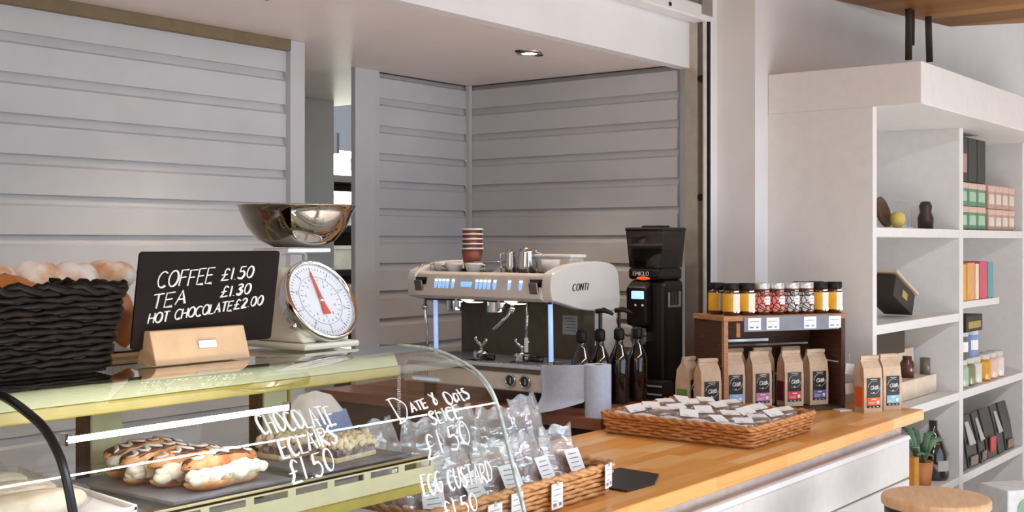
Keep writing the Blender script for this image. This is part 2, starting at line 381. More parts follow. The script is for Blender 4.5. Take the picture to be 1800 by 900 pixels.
# ------------------------------------------------------------------ roller shutter and guide
sh = thing('roller_shutter', 'raised grey roller shutter with a white bottom rail above the kiosk', 'shutter', (1.2, 2.25, 2.355))
MB().box(-2.8, 2.94, -.03, .04, 0, .058).build('bottom_rail', white, sh, bevel=.006)
mb = MB()
for k in range(2): mb.prism([(-2.8, -.012, .058+k*.05), (-2.8, -.02, .083+k*.05), (-2.8, -.012, .106+k*.05), (-2.8, .01, .106+k*.05), (-2.8, .01, .058+k*.05)], (5.72, 0, 0))
mb.build('curtain', mat('shutter_grey', '7d8076', .5), sh)
MB().box(2.86, 2.94, -.036, .045, .02, .16).build('end_stop', steel, sh, bevel=.003)
MB().cyl((2.62, -.034, .02), (2.62, -.028, .02), .008, n=12).build('screw', black, sh)
gd = thing('shutter_guide', 'vertical aluminium guide channel with dark bolts beside the shutter', 'guide rail', (Xw, 2.22, .935))
al = mat('anodised', 'bcb4a6', .4, .4, var=.05)
MB().box(-.012, .012, .045, .10, 0, 1.42).build('web', al, gd)
MB().box(-.004, .012, .018, .045, 0, 1.42).build('groove', mat('groove_grey', '6d6659', .5), gd)
MB().box(-.016, .012, .012, .019, 0, 1.42).build('lip', mat('lip_white', 'd9d4c8', .4), gd)
MB().box(.004, .012, 0, .012, 0, 1.42).build('gap_strip', black, gd)  # black strip stands in for the dark gap beside the channel
for z in (.27, .74, 1.20): MB().cyl((-.013, .032, z), (-.003, .032, z), .014, n=16).build('bolt', black, gd, smooth=False, bevel=.003)
# ------------------------------------------------------------------ downlights
def downlight(x, y, label):
    t = thing('downlight', label, 'light', (x, y, 2.20), 0, 'recessed downlights in the kiosk soffit')
    MB().lathe([(.030, -.001), (.030, -.006), (.046, -.005), (.048, 0)], 24).build('bezel', steel, t, smooth=True)
    MB().lathe([(0, -.004), (.029, -.004), (.031, -.001)], 24).build('lamp', mat('lamp_glow', 'ffffff', .3, emis=14, ecol='fff2df'), t)
    for s in (-1, 1): MB().box(s*.058-.012, s*.058+.012, -.012, .012, -.006, 0).build('clip', black, t)
    l = bpy.data.lights.new('spot', 'SPOT'); l.energy = 17; l.spot_size = R(110); l.spot_blend = .8; l.color = (1, .82, .62); l.shadow_soft_size = .03
    o = bpy.data.objects.new('spot', l); C.objects.link(o); o.parent = t; o.location = (0, 0, -.015)
downlight(3.52, 2.64, 'round downlight with dark clips above the coffee machine')
downlight(2.21, 2.64, 'round downlight near the top edge, above the kitchen scale')
# ------------------------------------------------------------------ counter
ct = MB().box(1.708, 4.298, 1.45, 2.115, .862, .90).build('oak_worktop', counterw, bevel=.003)
tag(ct, 'long orange oak worktop carrying the baskets and the crate', 'worktop')
cb = thing('service_counter', 'white panelled counter below the orange oak worktop', 'counter', (1.71, 1.50, 0))
wp = mat('counter_paint', 'd9d4cf', .4, var=.02)
MB().box(0, 2.58, .03, .06, .80, .862).build('recessed_band', mat('band_paint', 'c8c0c0', .5), cb)
MB().prism([(0, -.006, .79), (0, .0, .803), (0, .06, .803), (0, .06, .79)], (2.58, 0, 0)).build('ledge', white, cb)
for z0, z1 in ((.652, .79), (.47, .645), (.288, .463), (.106, .281)): MB().box(0, 2.58, 0, .05, z0, z1).build('panel_board', wp, cb, bevel=.003)
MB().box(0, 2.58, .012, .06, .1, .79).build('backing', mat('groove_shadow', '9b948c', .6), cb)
MB().box(0, 2.58, -.01, .06, 0, .1).build('plinth', wp, cb)
bw = thing('back_worktop', 'dark wooden worktop under the coffee machine', 'worktop', (3.21, 2.12, 0))
MB().box(0, .905, 0, 1.305, .892, .93).build('top', redwood, bw, bevel=.002)
MB().box(.12, .905, .02, 1.305, 0, .892).build('shade_block', mat('shade_dark', '2c211b', .6), bw)  # dark block stands in for the open shadow below the worktop
MB().box(.01, .12, .005, .03, 0, .892).build('end_panel', mat('brown_end', '5d4436', .6), bw)
# ------------------------------------------------------------------ display case (two glazed bays)
PROF = [(1.585,1.302),(1.538,1.3015),(1.48,1.297),(1.425,1.281),(1.384,1.263),(1.35,1.23),(1.331,1.19),(1.318,1.15),(1.305,1.112),(1.286,1.054),(1.277,1.025),(1.262,.97),(1.25,.92)]
def at_s(s_):
    for (a, b), (a2, b2) in zip(PROF, PROF[1:]):
        L = math.hypot(a2-a, b2-b)
        if s_ <= L: return V((a+(a2-a)*s_/L, b+(b2-b)*s_/L))
        s_ -= L
    return V(PROF[-1])
sp = [tuple(q) for q in spl(PROF, 3)]
dc = thing('display_case', 'glass pastry display case with curved front and green frame', 'display case', (0, 0, 0))
XL, XM, XE = -.10, .83, 1.69
def curved(x0, x1):
    m_ = MB(); n = len(sp)
    out = [(x0, y, z) for y, z in sp]
    m_.grid(lambda u, v: V((x0+(x1-x0)*u, sp[int(round(v*(n-1)))][0], sp[int(round(v*(n-1)))][1])), 1, n-1)
    return m_
cg = curved(XM+.004, XE).build('curved_pane', paneg, dc, smooth=True)
curved(XL, XM-.004).build('curved_pane', paneg, dc, smooth=True)
# rims along the pane ends
MB().tube([(XM, y, z) for y, z in sp], .006, 8, flat=1).build('joint_seal', mat('seal_black', '14171a', .3), dc, smooth=True)
edge = mat('glass_edge', 'b9c4c0', .15, var=.2, sc=60)
MB().tube([(XE-.002, y, z) for y, z in sp], .003, 6).build('pane_edge', edge, dc, smooth=True)
MB().tube([(XE+.012, y+.012, z-.010) for y, z in sp], .0022, 6).build('end_pane_edge', edge, dc, smooth=True)
ep = MB(); ring = [(XE+.009, y+.012, z-.010) for y, z in sp]+[(XE+.009, 1.93, .92), (XE+.009, 1.93, 1.292)]
ep.add(ring, [tuple(range(len(ring)))]); ep.build('end_pane', paneg, dc)
MB().add([(XL, 1.587, 1.300), (XE+.01, 1.587, 1.300), (XE+.01, 1.95, 1.300), (XL, 1.95, 1.300)], [(0, 1, 2, 3)]).build('top_pane', topg, dc)
MB().box(XL, XE+.01, 1.583, 1.587, 1.291, 1.301).build('top_pane_edge', mat('edge_dark', '4b5148', .2), dc)
# frame rail under the joint
MB().prism([(XL, 1.590, 1.288), (XL, 1.650, 1.288), (XL, 1.650, 1.262), (XL, 1.578, 1.262)], (XE-XL-.005, 0, 0)).build('upper_rail', palegreen, dc, bevel=.002)
MB().box(XL, XE-.005, 1.576, 1.65, 1.243, 1.262).build('rail_lip', olive, dc, bevel=.002)
for x in (.80, 1.262, 1.66):
    MB().box(x-.030, x+.034, 1.905, 1.945, .86, 1.29).build('rear_post', palegreen, dc, bevel=.003)
    MB().box(x-.040, x-.030, 1.91, 1.94, .86, 1.29).build('door_gasket', black, dc)
MB().box(1.696, 1.704, 1.905, 1.945, .905, 1.30).build('rear_post', olive, dc, bevel=.002)
for x0, x1 in ((.84, 1.22), (1.30, 1.62), (-.1, .76)): MB().add([(x0, 1.925, .9), (x1, 1.925, .9), (x1, 1.925, 1.285), (x0, 1.925, 1.285)], [(0, 1, 2, 3)]).build('rear_door_pane', paneg, dc)
MB().box(XL, XE+.005, 1.905, 1.945, 1.272, 1.29).build('rear_rail', palegreen, dc)
# added glowing tube: gives a bright line and brightens the case
lp = MB().tube([(.905, 1.462, 1.2322), (1.30, 1.462, 1.234)], .0042, 10).build('glow_tube', mat('tube_glow', 'ffffff', .3, emis=24, ecol='fff3ee'), dc, smooth=True)
for x in (.905, 1.302): MB().box(x-.002, x+.002, 1.458, 1.474, 1.225, 1.242).build('tube_bracket', chrome, dc)
# upper shelf: glass deck, slotted front rail
MB().box(XL+.2, XE-.035, 1.475, 1.90, 1.098, 1.104).build('shelf_pane', glass('shelf_glass', (.85, .91, .9), 1.6), dc)
def slotted(x0, x1, y, z0, z1, n):
    m_ = MB(); t = .004; L = (x1-x0)/n; a, b = z0+(z1-z0)*.62, z1-.006
    m_.box(x0, x1, y, y+t, z0, a); m_.box(x0, x1, y, y+t, b, z1)
    for k in range(n+1):
        c0 = x0+k*L-.008; m_.box(max(x0, c0), min(x1, c0+.016), y, y+t, a, b)
    m_.box(x0, x1, y, y+.02, z1-.003, z1)
    return m_
slotted(XL+.2, XE-.035, 1.462, 1.062, 1.106, 18).build('shelf_rail', caseb, dc)
MB().box(XL+.2, XE-.035, 1.468, 1.50, 1.040, 1.064).build('shelf_bracket', olive, dc, bevel=.002)
for x in (XM+.02, XE-.045):
    MB().box(x-.008, x+.008, 1.49, 1.90, 1.075, 1.098).build('shelf_arm', caseb, dc)
MB().box(XL, XE-.01, 1.295, 1.905, .86, .975).build('deck', mat('deck_white', 'd9dde4', .35), dc)
MB().box(XL, XE-.01, 1.245, 1.93, 0, .86).build('base', mat('case_base', 'cfcdc8', .5), dc, bevel=.004)
MB().box(XL, XE, 1.238, 1.262, .86, .925).build('lower_rail', olive, dc, bevel=.003)
# hand lettering on the curved pane: each word follows the glass
def on_glass(P0, P1, hgt, lift=.0025):
    a = V(P0); b = V(P1); ux = (b-a).normalized(); uy = V((-ux.y, ux.x))   # (x, arc length); arc grows downwards
    def fn(x, y):
        q = a+ux*x-uy*y*1.0
        p = at_s(max(0, q.y)); p2 = at_s(max(0, q.y)+.004); t = (p2-p).normalized() if (p2-p).length > 0 else V((0, -1))
        n = V((t.y, -t.x)); n = -n if n.x > 0 else n
        return V((q.x, p.x+n.x*lift, p.y+n.y*lift))
    return fn
def glass_line(txt, P0, P1, h, r=.0023, wd=None, track=.2):
    L = (V(P1)-V(P0)).length
    k = wd or (L/width(txt, h, track))
    mb = MB(); write(mb, txt, on_glass(P0, P1, h), h, r, wd=k, track=track*k, jit=.06, flat=.45)
    return mb.build('lettering', chalk, cg, smooth=True)
glass_line('CHOCOLATE', (1.146, .264), (1.292, .266), .032)
glass_line('ECLAIRS', (1.172, .305), (1.285, .295), .029)
glass_line('£1.50', (1.178, .345), (1.268, .337), .034)
glass_line('D', (1.430, .281), (1.459, .276), .044)
glass_line('ATE', (1.466, .270), (1.506, .264), .016)
glass_line('&', (1.522, .262), (1.536, .260), .022)
glass_line('Oats', (1.556, .266), (1.618, .262), .024)
glass_line('SLICE', (1.502, .297), (1.580, .291), .024)
glass_line('£1.50', (1.472, .350), (1.590, .338), .040)
glass_line('EGG CUSTARD', (1.443, .406), (1.622, .410), .034)
glass_line('£1.50', (1.478, .452), (1.565, .450), .030)
# bead chain at the rail end
bc = MB()
for k in range(26):
    for dx in (0, .005): bc.ell((1.688+dx, 1.583, 1.262-k*.0042), (.0019, .0019, .0019), 6, 4)
tag(bc.build('bead_chain', chrome, smooth=True), 'doubled silver bead chain hanging at the end of the case rail', 'chain')
# ------------------------------------------------------------------ chalkboard price sign
sg = thing('price_sign', 'black chalkboard price sign in a kraft wooden block on the glass', 'sign', (1.150, 1.60, 1.303))
wb = mat('sign_block_wood', 'd9b287', .55, var=.04, sc=30)
MB().prism([(0, 0, 0), (0, .052, 0), (0, .038, .055), (0, .018, .055)], (.190, 0, 0)).build('block', wb, sg, bevel=.002)
MB().obox((.105, .0075, .029), (.036, .003, .014), Mx.Rotation(R(-18), 3, 'X')).build('name_plate', mat('plate', 'd5d6d8', .3, .3), sg, bevel=.003)
ln = R(9); by = V((0, -sin(ln), cos(ln)))
def onb(x, z, o=-.0028): p = V((-.022, .038, .026))+V((x, 0, 0))+by*z+V((0, o*cos(ln), o*sin(ln))); return p
rr = .006; bw_, bh_ = .288, .158
cor = []
for cx_, cz_, a0 in ((bw_-rr, bh_-rr, 0), (rr, bh_-rr, 90), (rr, rr, 180), (bw_-rr, rr, 270)):
    for k in range(5): a = R(a0+k*22.5); cor.append((cx_+rr*cos(a), cz_+rr*sin(a)))
MB().prism([onb(x, z, -.0015) for x, z in cor], V((0, .0035*cos(ln), .0035*sin(ln)))).build('board', mat('chalkboard', '1d1512', .75, var=.15, sc=12, spec=.15), sg)
def board_text(txt, x, z, h, x1, slope=0.0, slant=.16, r=.0024, track=.2):
    L = x1-x; k = L/width(txt, h, track)
    mb = MB(); write(mb, txt, lambda a, b: onb(x+a+b*slant, z+a*slope+b, -.0022), h, r, wd=k, track=track*k, jit=.04, flat=.5)
    mb.build('lettering', chalk, sg, smooth=True)
board_text('COFFEE', .036, .099, .026, .144, .05)
board_text('£1.50', .163, .108, .020, .230, .06)
board_text('TEA', .030, .066, .023, .094, .09)
board_text('£1.30', .165, .079, .018, .228, .09)
board_text('HOT CHOCOLATE', .026, .041, .0165, .192, .09, track=.16)
board_text('£2.00', .196, .057, .0165, .258, .10)
# ------------------------------------------------------------------ kitchen scale
ks = thing('kitchen_scale', 'cream kitchen scale with a round white dial and chrome bowl', 'scale', (1.548, 1.70, 1.303))
MB().prism([(-.070, -.085, 0), (.070, -.085, 0), (.070, .085, 0), (-.070, .085, 0)], (0, 0, .012)).build('base', cream, ks, bevel=.005)
bd = MB(); b0 = [(-.062, -.070, .012), (.062, -.070, .012), (.062, .07, .012), (-.062, .07, .012)]; b1 = [(-.046, .006, .150), (.046, .006, .150), (.046, .06, .150), (-.046, .06, .150)]
bd.add(b0+b1, [(3, 2, 1, 0), (4, 5, 6, 7), (0, 1, 5, 4), (1, 2, 6, 5), (2, 3, 7, 6), (3, 0, 4, 7)]); bd.build('body', cream, ks, bevel=.008, seg=3)
tilt = R(29)
DR = Mx.Rotation(R(90)-tilt, 3, 'X')      # dial axis looks to -Y and up
dcx = V((.004, -.043, .086))
def dl(x, y, z): return dcx+DR @ V((x, y, z))
dial = MB().lathe([(0, .004), (.076, .004)], 40, dcx, DR).build('dial', mat('dial_white', 'eceef0', .4, var=.01), ks)
MB().lathe([(.070, -.022), (.080, -.020), (.083, -.002), (.083, .010), (.079, .014), (.075, .010), (.074, .003)], 48, dcx, DR).build('bezel', chrome, ks, smooth=True)
tk = MB()
for k in range(60):
    a = 2*pi*k/60; r0 = .064 if k % 6 else .060
    tk.tube([dl(r0*sin(a), r0*cos(a), .005), dl(.069*sin(a), .069*cos(a), .005)], .00045 if k % 6 else .0008, 4)
for k in range(24):
    a = 2*pi*k/24; tk.tube([dl(.041*sin(a), .041*cos(a), .005), dl(.046*sin(a), .046*cos(a), .005)], .0005, 4)
tk.tube([dl(.050*sin(2*pi*k/48), .050*cos(2*pi*k/48), .0048) for k in range(48)], .00035, 4, closed=True)
tk.build('tick_marks', mat('dial_print', '8c8f99', .6), dial)
nm = MB()
for k in range(1, 10):
    a = 2*pi*k/10; q = (.055*sin(a), .055*cos(a))
    write(nm, str(k), lambda x, y: dl(q[0]-.0018+x, q[1]-.003+y, .0052), .007, .0005)
    write(nm, str(k*2) if k < 5 else str(k), lambda x, y: dl(q[0]*.62-.002+x, q[1]*.62-.002+y, .0052), .0045, .0004)
nm.build('numerals', mat('dial_print', '8c8f99', .6), dial)
red = mat('pointer_red', 'd6564a', .5)
aP = R(-3)
def rp(x, y, z): return dl(x*cos(aP)+y*sin(aP), -x*sin(aP)+y*cos(aP), z)
pn = MB().prism([rp(-.0015, .058, .007), rp(-.004, -.006, .007), rp(-.009, -.030, .007), rp(.009, -.030, .007), rp(.004, -.006, .007), rp(.0015, .058, .007)][::-1], DR @ V((0, 0, .0012)))
pn.build('pointer', red, ks)
MB().lathe([(0, .012), (.004, .011), (.005, .006)], 14, dcx, DR).build('hub', chrome, ks, smooth=True)
MB().lathe([(0, .012), (.074, .012)], 40, dcx, DR).build('dial_glass', glass('dial_glass', (.99, .99, 1), .5), ks)
MB().lathe([(0, 0), (.006, 0), (.006, .012), (0, .012)], 14, (-.060, -.052, .045), Mx.Rotation(R(-90), 3, 'Y')).build('zero_knob', chrome, ks, smooth=True)
br = MB()
for s in (-1, 1): br.tube([(s*.034, .03, .148), (s*.034, .03, .172), (s*.030, .03, .178), (0, .03, .179)], .005, 8)
br.build('bracket', mat('bracket_white', 'e6e4de', .35), ks, smooth=True)
MB().box(-.052, .056, -.02, .08, .178, .186).build('platform', mat('platform_white', 'dedfe0', .35), ks, bevel=.002)
mb = MB().lathe([(0, .001), (.045, .001), (.074, .014), (.094, .038), (.107, .066), (.112, .079), (.1145, .080), (.112, .0815), (.109, .078), (.104, .066), (.091, .040), (.071, .017), (.043, .0035), (0, .0035)], 64)
bo = mb.build('bowl', mat('bowl_chrome', 'a89f92', .05, 1, var=.02), ks, smooth=True); bo.location = (.014, .03, .187)
# ------------------------------------------------------------------ wicker baskets
def wicker(x0, x1, y0, y1, h, flare, rows, r, rad=.03, step=.03, floorz=.006, seed=1, mess=.0):
    """woven wall of strands going in and out round stakes; returns (weave, rim, stakes, base)"""
    rnd = random.Random(seed)
    def peri(off, n=None):
        a, b, c, d = x0-off, x1+off, y0-off, y1+off; q = []
        for cx_, cy_, s0 in ((b-rad, d-rad, 0), (a+rad, d-rad, 90), (a+rad, c+rad, 180), (b-rad, c+rad, 270)):
            for k in range(6): t = R(s0+k*18); q.append((cx_+rad*cos(t), cy_+rad*sin(t)))
        # resample evenly
        q.append(q[0]); L = [0]
        for i in range(1, len(q)): L.append(L[-1]+math.hypot(q[i][0]-q[i-1][0], q[i][1]-q[i-1][1]))
        n = n or int(L[-1]/(step/2.5))//2*2
        out = []; j = 0
        for i in range(n):
            s_ = L[-1]*i/n
            while L[j+1] < s_: j += 1
            t = (s_-L[j])/max(1e-9, L[j+1]-L[j]); out.append((q[j][0]+(q[j+1][0]-q[j][0])*t, q[j][1]+(q[j+1][1]-q[j][1])*t))
        return out
    n = len(peri(0)); ns = max(8, int(round(n/2.5/1.0))//2*2); n = ns*3
    W = MB(); cx_, cy_ = (x0+x1)/2, (y0+y1)/2
    for i in range(rows):
        z = floorz+(h-floorz)*(i+.5)/rows; off = flare*z/h; P = peri(off, n); pts = []
        for k, (x, y) in enumerate(P):
            amp = r*.75*sin(2*pi*k/6+pi*i)
            nx, ny = (P[(k+1) % n][1]-P[k-1][1]), -(P[(k+1) % n][0]-P[k-1][0]); l = math.hypot(nx, ny) or 1
            pts.append((x+nx/l*amp+rnd.uniform(-mess, mess), y+ny/l*amp+rnd.uniform(-mess, mess), z+rnd.uniform(-mess, mess)+r*.25*sin(2*pi*k/6+pi*i)))
        W.tube(pts, r, 6, closed=True)
    Rm = MB()
    for ph in (0, pi):
        P = peri(flare+.001, n*2)
        Rm.tube([(x+.9*r*cos(2*pi*k/12+ph)*.7, y+.9*r*cos(2*pi*k/12+ph)*.7, h+r*.9*sin(2*pi*k/12+ph)+rnd.uniform(-mess, mess)) for k, (x, y) in enumerate(P)], r*1.15, 6, closed=True)
    B = MB().box(x0+rad*.3, x1-rad*.3, y0+rad*.3, y1-rad*.3, 0, floorz)
    # inner lining wall, so that no light shows between strands
    P = peri(-r*.4, 60); P2 = peri(flare-r*.4, 60)
    B.add([(x, y, 0) for x, y in P]+[(x, y, h-.004) for x, y in P2], [(i, (i+1) % 60, 60+(i+1) % 60, 60+i) for i in range(60)])
    return W, Rm, B
wd_ = two('dark_wicker', [(.3, '0e0806'), (.7, '20150f')], 60, .42, .3, spec=.15)
wl_ = two('light_wicker', [(.25, 'b9773f'), (.75, 'dfae78')], 50, .5, .3)
wo_ = two('orange_wicker', [(.25, 'a7622c'), (.75, 'd79a5e')], 50, .45, .3)
def basket(name, label, dims, loc, h, flare, rows, r, m, lining, **k):
    t = thing(name, label, 'basket', loc)
    Wm, Rm, Bm = wicker(*dims, h, flare, rows, r, **k)
    Wm.build('weave', m, t, smooth=True); Rm.build('rim', m, t, smooth=True); Bm.build('lining', lining, t)
    return t
basket('bread_basket', 'dark brown wicker basket of bread on the glass case', (-.26, .250, 0, .20), (.83, 1.605, 1.303), .128, .018, 13, .0054, wd_, mat('dark_lining', '1b1310', .8), rad=.035, step=.04, seed=3, mess=.002)
basket('snack_basket', 'pale wicker basket of bagged snacks on the counter end', (0, .66, 0, .21), (1.73, 1.555, .90), .072, .012, 6, .0052, wl_, mat('basket_lining', '9a6a3c', .8), rad=.025, step=.034, seed=5, mess=.0012)
basket('biscuit_basket', 'orange wicker tray basket of small wrapped biscuits on the counter', (0, .42, 0, .50), (3.145, 1.56, .90), .062, .012, 6, .0048, wo_, mat('basket_lining', '9a6a3c', .8), rad=.02, step=.034, seed=8, mess=.001)
# ------------------------------------------------------------------ bread
bun_m = two('floury_crust', [(.30, 'c4804c'), (.42, 'e8c3a2'), (.52, 'f8efe6')], 14, .7, .3)
bun_b = two('brown_crust', [(.3, '9a5526'), (.7, 'd08d52')], 20, .5, .2)
def bun_mesh(rx, ry, rz, seed):
    m_ = MB(); rnd = random.Random(seed)
    m_.ell((0, 0, rz*.8), (rx, ry, rz), 20, 12, pw=.8)
    ph = rnd.uniform(0, 6)
    for q in m_.v:
        if q.z > rz: q.z -= .18*rz*math.exp(-(q.y/(.25*ry))**2)
        q.x *= 1+.06*sin(5*q.y/ry+ph); q.z = max(q.z, 0)
    return m_
tr = thing('bread_tray', 'white paper lined tray of rolls behind the chalkboard', 'tray', (.98, 1.805, 1.303))
MB().box(-.02, .30, -.02, .105, 0, .006).build('board', wb, tr)
MB().grid(lambda u, v: V((-.018+.316*u, -.024+.125*v, .008+.03*max(0, 1-abs(v)*9)*(.6+.4*sin(u*21)))), 40, 10).build('paper', paper, tr, solid=.0006)
hid = ['floury roll on the paper tray, lower layer at the far left', 'floury roll on the paper tray, lower layer second along', 'floury roll on the paper tray, lower layer third along', 'tall browned roll at the tray end, just left of the chalkboard']
for k in range(4):
    o = bun_mesh(.038, .044, .046 if k < 3 else .062, k).build('bread_roll', bun_m if k < 3 else bun_b, smooth=True)
    o.location = (1.003+k*.077, 1.852, 1.312); o.rotation_euler = (0, 0, .2*k); tag(o, hid[k], 'bread roll', 'rolls on the paper tray')
ups = ['floury roll on top of the pile, behind the dark basket rim at left', 'floury roll on top of the pile, behind the middle of the basket rim', 'floury roll on top of the pile, beside the chalkboard edge', 'split floury roll on the pile above the basket corner']
for k, (x, y, z) in enumerate(((1.015, 1.856, 1.393), (1.09, 1.85, 1.396), (1.240, 1.862, 1.423), (1.165, 1.858, 1.394))):
    o = bun_mesh(.041, .044, .042 if k != 2 else .026, 10+k).build('bread_roll', bun_m, smooth=True)
    o.location = (x, y, z); o.rotation_euler = (.1, 0, .5*k); tag(o, ups[k], 'bread roll', 'rolls on the paper tray')
cm = two('croissant_crust', [(.3, '8f4a1f'), (.7, 'c97f3c')], 12, .4, .3)
for k, (x, y, rz, lab) in enumerate(((.955, 1.66, .3, 'browned croissant tip showing over the left of the dark basket'), (1.00, 1.745, -.5, 'floury roll inside the dark basket near its back corner'), (.90, 1.72, .8, 'pale floury roll inside the dark basket behind the croissant'), (.84, 1.655, .1, 'brown crusty roll inside the dark basket at the picture edge'))):
    if k == 0:
        m_ = MB(); pts = [(-.06+.12*i/10, .03*sin(pi*i/10), .03) for i in range(11)]; m_.tube(pts, [.006+.024*sin(pi*i/10)*(1+.12*(i % 2)) for i in range(11)], 12)
        o = m_.build('croissant', cm, smooth=True); tag(o, lab, 'croissant')
    else:
        o = bun_mesh(.045, .038, .034, 20+k).build('bread_roll', bun_b if k == 3 else bun_m, smooth=True); tag(o, lab, 'bread roll', 'rolls in the dark basket')
    o.location = (x, y, 1.372 if k else 1.392); o.rotation_euler = (0, 0, rz)
MB().box(-.24, .235, .012, .188, .006, .066).build('bread_cloth', mat('bread_linen', 'b9a68e', .9), bpy.data.objects['bread_basket'], bevel=.004)
# ------------------------------------------------------------------ eclairs and slices on slates
for x0, x1, y0, y1, lab in ((1.10, 1.335, 1.49, 1.76, 'grey slate under the row of chocolate eclairs'), (1.385, 1.62, 1.495, 1.73, 'grey slate under the crumble slices')):
    o = MB().box(x0, x1, y0, y1, 1.106, 1.112).build('slate_board', slate, bevel=.0015); tag(o, lab, 'slate')
crust = two('choux_crust', [(.3, 'b0683a'), (.5, 'd39a62'), (.7, 'ecc79a')], 30, .5, .3)
creamf = two('whipped_cream', [(.3, 'f1e8cf'), (.7, 'fbf5e6')], 60, .5, .6)
choc = mat('chocolate_icing', '5a3826', .25, var=.2)
icing = mat('icing_sheen', 'e9ded8', .4)
def eclair(loc, rz, lab, seed):
    rnd = random.Random(seed); t = thing('chocolate_eclair', lab, 'eclair', loc, rz, 'chocolate eclairs on the slate')
    L, rW = .075, .024
    def halfs(z0, hh, topw, sgn):
        m_ = MB(); m_.ell((0, 0, 0), (L, rW, hh), 26, 12, pw=.55)
        for q in m_.v:
            n_ = nz.noise(V((q.x*38+seed*7, q.y*38, q.z*38))); q.y += .004*sin(q.x*60+seed)+.004*n_; q.z = q.z*(1+.25*n_) if sgn*q.z > 0 else q.z*.25
            q.z += z0
        return m_
    halfs(.014, .014, 1, -1).build('base_half', crust, t, smooth=True)
    top = halfs(.036, .020, 1, 1)
    top.xf(Mx.Rotation(R(-9), 4, 'X')); top.build('top_half', crust, t, smooth=True)
    cr_ = MB()
    for k in range(34):
        x = rnd.uniform(-L*.9, L*.9); rr_ = rnd.uniform(.008, .0135)*(1-.45*abs(x/L)**4)
        cr_.ell((x, -.012+rnd.uniform(-.007, .006), .0255+rnd.uniform(-.006, .006)), (rr_*1.5, rr_*1.15, rr_), 12, 8, rot=Mx.Rotation(rnd.uniform(-.8, .8), 3, 'Z'))
    for q in cr_.v: q += V((nz.noise(q*90+V((seed, 0, 0))), nz.noise(q*90+V((0, seed, 5))), nz.noise(q*90+V((9, 0, seed)))))*.003
    cr_.build('cream', creamf, t, smooth=True)
    ic = MB().grid(lambda u, v: V(((u-.5)*2*L*.93, (v-.5)*2*rW*.80*(1-.5*abs(2*u-1)**5)-.0, .0375+.0205*math.sqrt(max(0, 1-((u-.5)*2*.93)**2*.86-((v-.5)*2*.8)**2*.9))+.0018*sin(u*40+seed)*(.5-v))), 30, 8)
    ic.xf(Mx.Rotation(R(-9), 4, 'X')); ic.build('icing', choc, t, smooth=True, solid=.002)
    dr = MB()
    dr.tube([V((-L*.85+L*1.7*k/30, .012*sin(k*1.1+seed), .058+.0015*sin(k*.7)-.012*abs(k/15-1)**3)) for k in range(31)], .0042, 6, flat=.5)
    dr.build('drizzle', icing, t, smooth=True)
eclair((1.222, 1.528, 1.112), R(2), 'chocolate eclair nearest the glass, split and filled with cream', 1)
eclair((1.205, 1.586, 1.112), R(-3), 'chocolate eclair second from the glass, behind the front one', 2)
eclair((1.19, 1.645, 1.112), R(3), 'chocolate eclair third from the glass, its cream end showing', 3)
eclair((1.205, 1.705, 1.112), R(-4), 'chocolate eclair farthest back, with the most cream at its left', 4)
crb = two('crumble', [(.3, 'd9c295'), (.7, 'f0e3c4')], 90, .7, .5)
ber = two('berry_layer', [(.4, '6d5f66'), (.6, 'b3a49b')], 60, .6, .5)
def slice_(loc, rz, lab, seed):
    rnd = random.Random(seed); t = thing('crumble_slice', lab, 'cake slice', loc, rz, 'crumble slices on the slate')
    m_ = MB().box(-.056, .056, -.032, .032, 0, .010); m_.build('base_layer', crb, t, bevel=.003)
    m_ = MB()
    for k in range(40): m_.ell((rnd.uniform(-.050, .050), rnd.uniform(-.029, .029), rnd.uniform(.013, .022)), [rnd.uniform(.006, .010)]*3, 8, 6, jit=.12)
    m_.box(-.053, .053, -.030, .030, .008, .024); m_.build('filling', ber, t, smooth=False)
    m_ = MB()
    for k in range(110): m_.ell((rnd.uniform(-.055, .055), rnd.uniform(-.033, .033), rnd.uniform(.025, .040)), [rnd.uniform(.005, .009)]*3, 8, 6, jit=.15)
    m_.build('crumble_top', crb, t, smooth=True)
slice_((1.515, 1.555, 1.112), R(6), 'crumble slice on the slate, nearer the glass', 5)
slice_((1.475, 1.645, 1.112), R(-2), 'crumble slice on the slate, behind and left of the other', 6)
# left bay: boxed wrapped slices; lower deck goods
pt = thing('pastry_tray', 'white tray of wrapped cream slices in the left bay', 'tray', (.70, 1.485, 1.1065), R(0))
MB().prism([(0, 0, 0), (.335, 0, 0), (.385, .40, 0), (0, .40, 0)], (0, 0, .006)).prism([(.329, 0, .006), (.335, 0, .006), (.385, .40, .006), (.379, .40, .006)], (0, 0, .008)).box(0, .335, 0, .004, .006, .012).build('tray', paper, pt, bevel=.001)
pas = two('cream_pastry', [(.3, 'd7c4a0'), (.7, 'efe6d3')], 35, .6, .4); jam = mat('jam_red', 'c8463c', .3)
for k in range(4):
    t = thing('wrapped_slice', ['wrapped cream slice at the back of the white tray', 'wrapped cream slice with red jam, third row of the white tray', 'wrapped cream slice with red jam, second row of the white tray', 'wrapped cream slice at the front of the white tray'][k], 'cake slice', (.885+.006*(3-k), 1.80-k*.088, 1.1135), 0, 'wrapped slices in the white tray')
    MB().ell((0, 0, .021), (.10, .031, .020), 22, 10, pw=.5).build('slice', pas, t, smooth=True)
    if k in (1, 2): MB().ell((.03, -.026, .024), (.06, .008, .005), 14, 8).build('jam', jam, t, smooth=True)
    MB().ell((0, 0, .024), (.108, .036, .024), 26, 10, pw=.45, jit=.02).build('wrapper', cello3, t, smooth=True)
gt = MB().lathe([(0, 0), (.06, 0), (.066, .01), (.05, .035), (.03, .05), (0, .055)], 18).build('cream_cake', creamf, smooth=True)
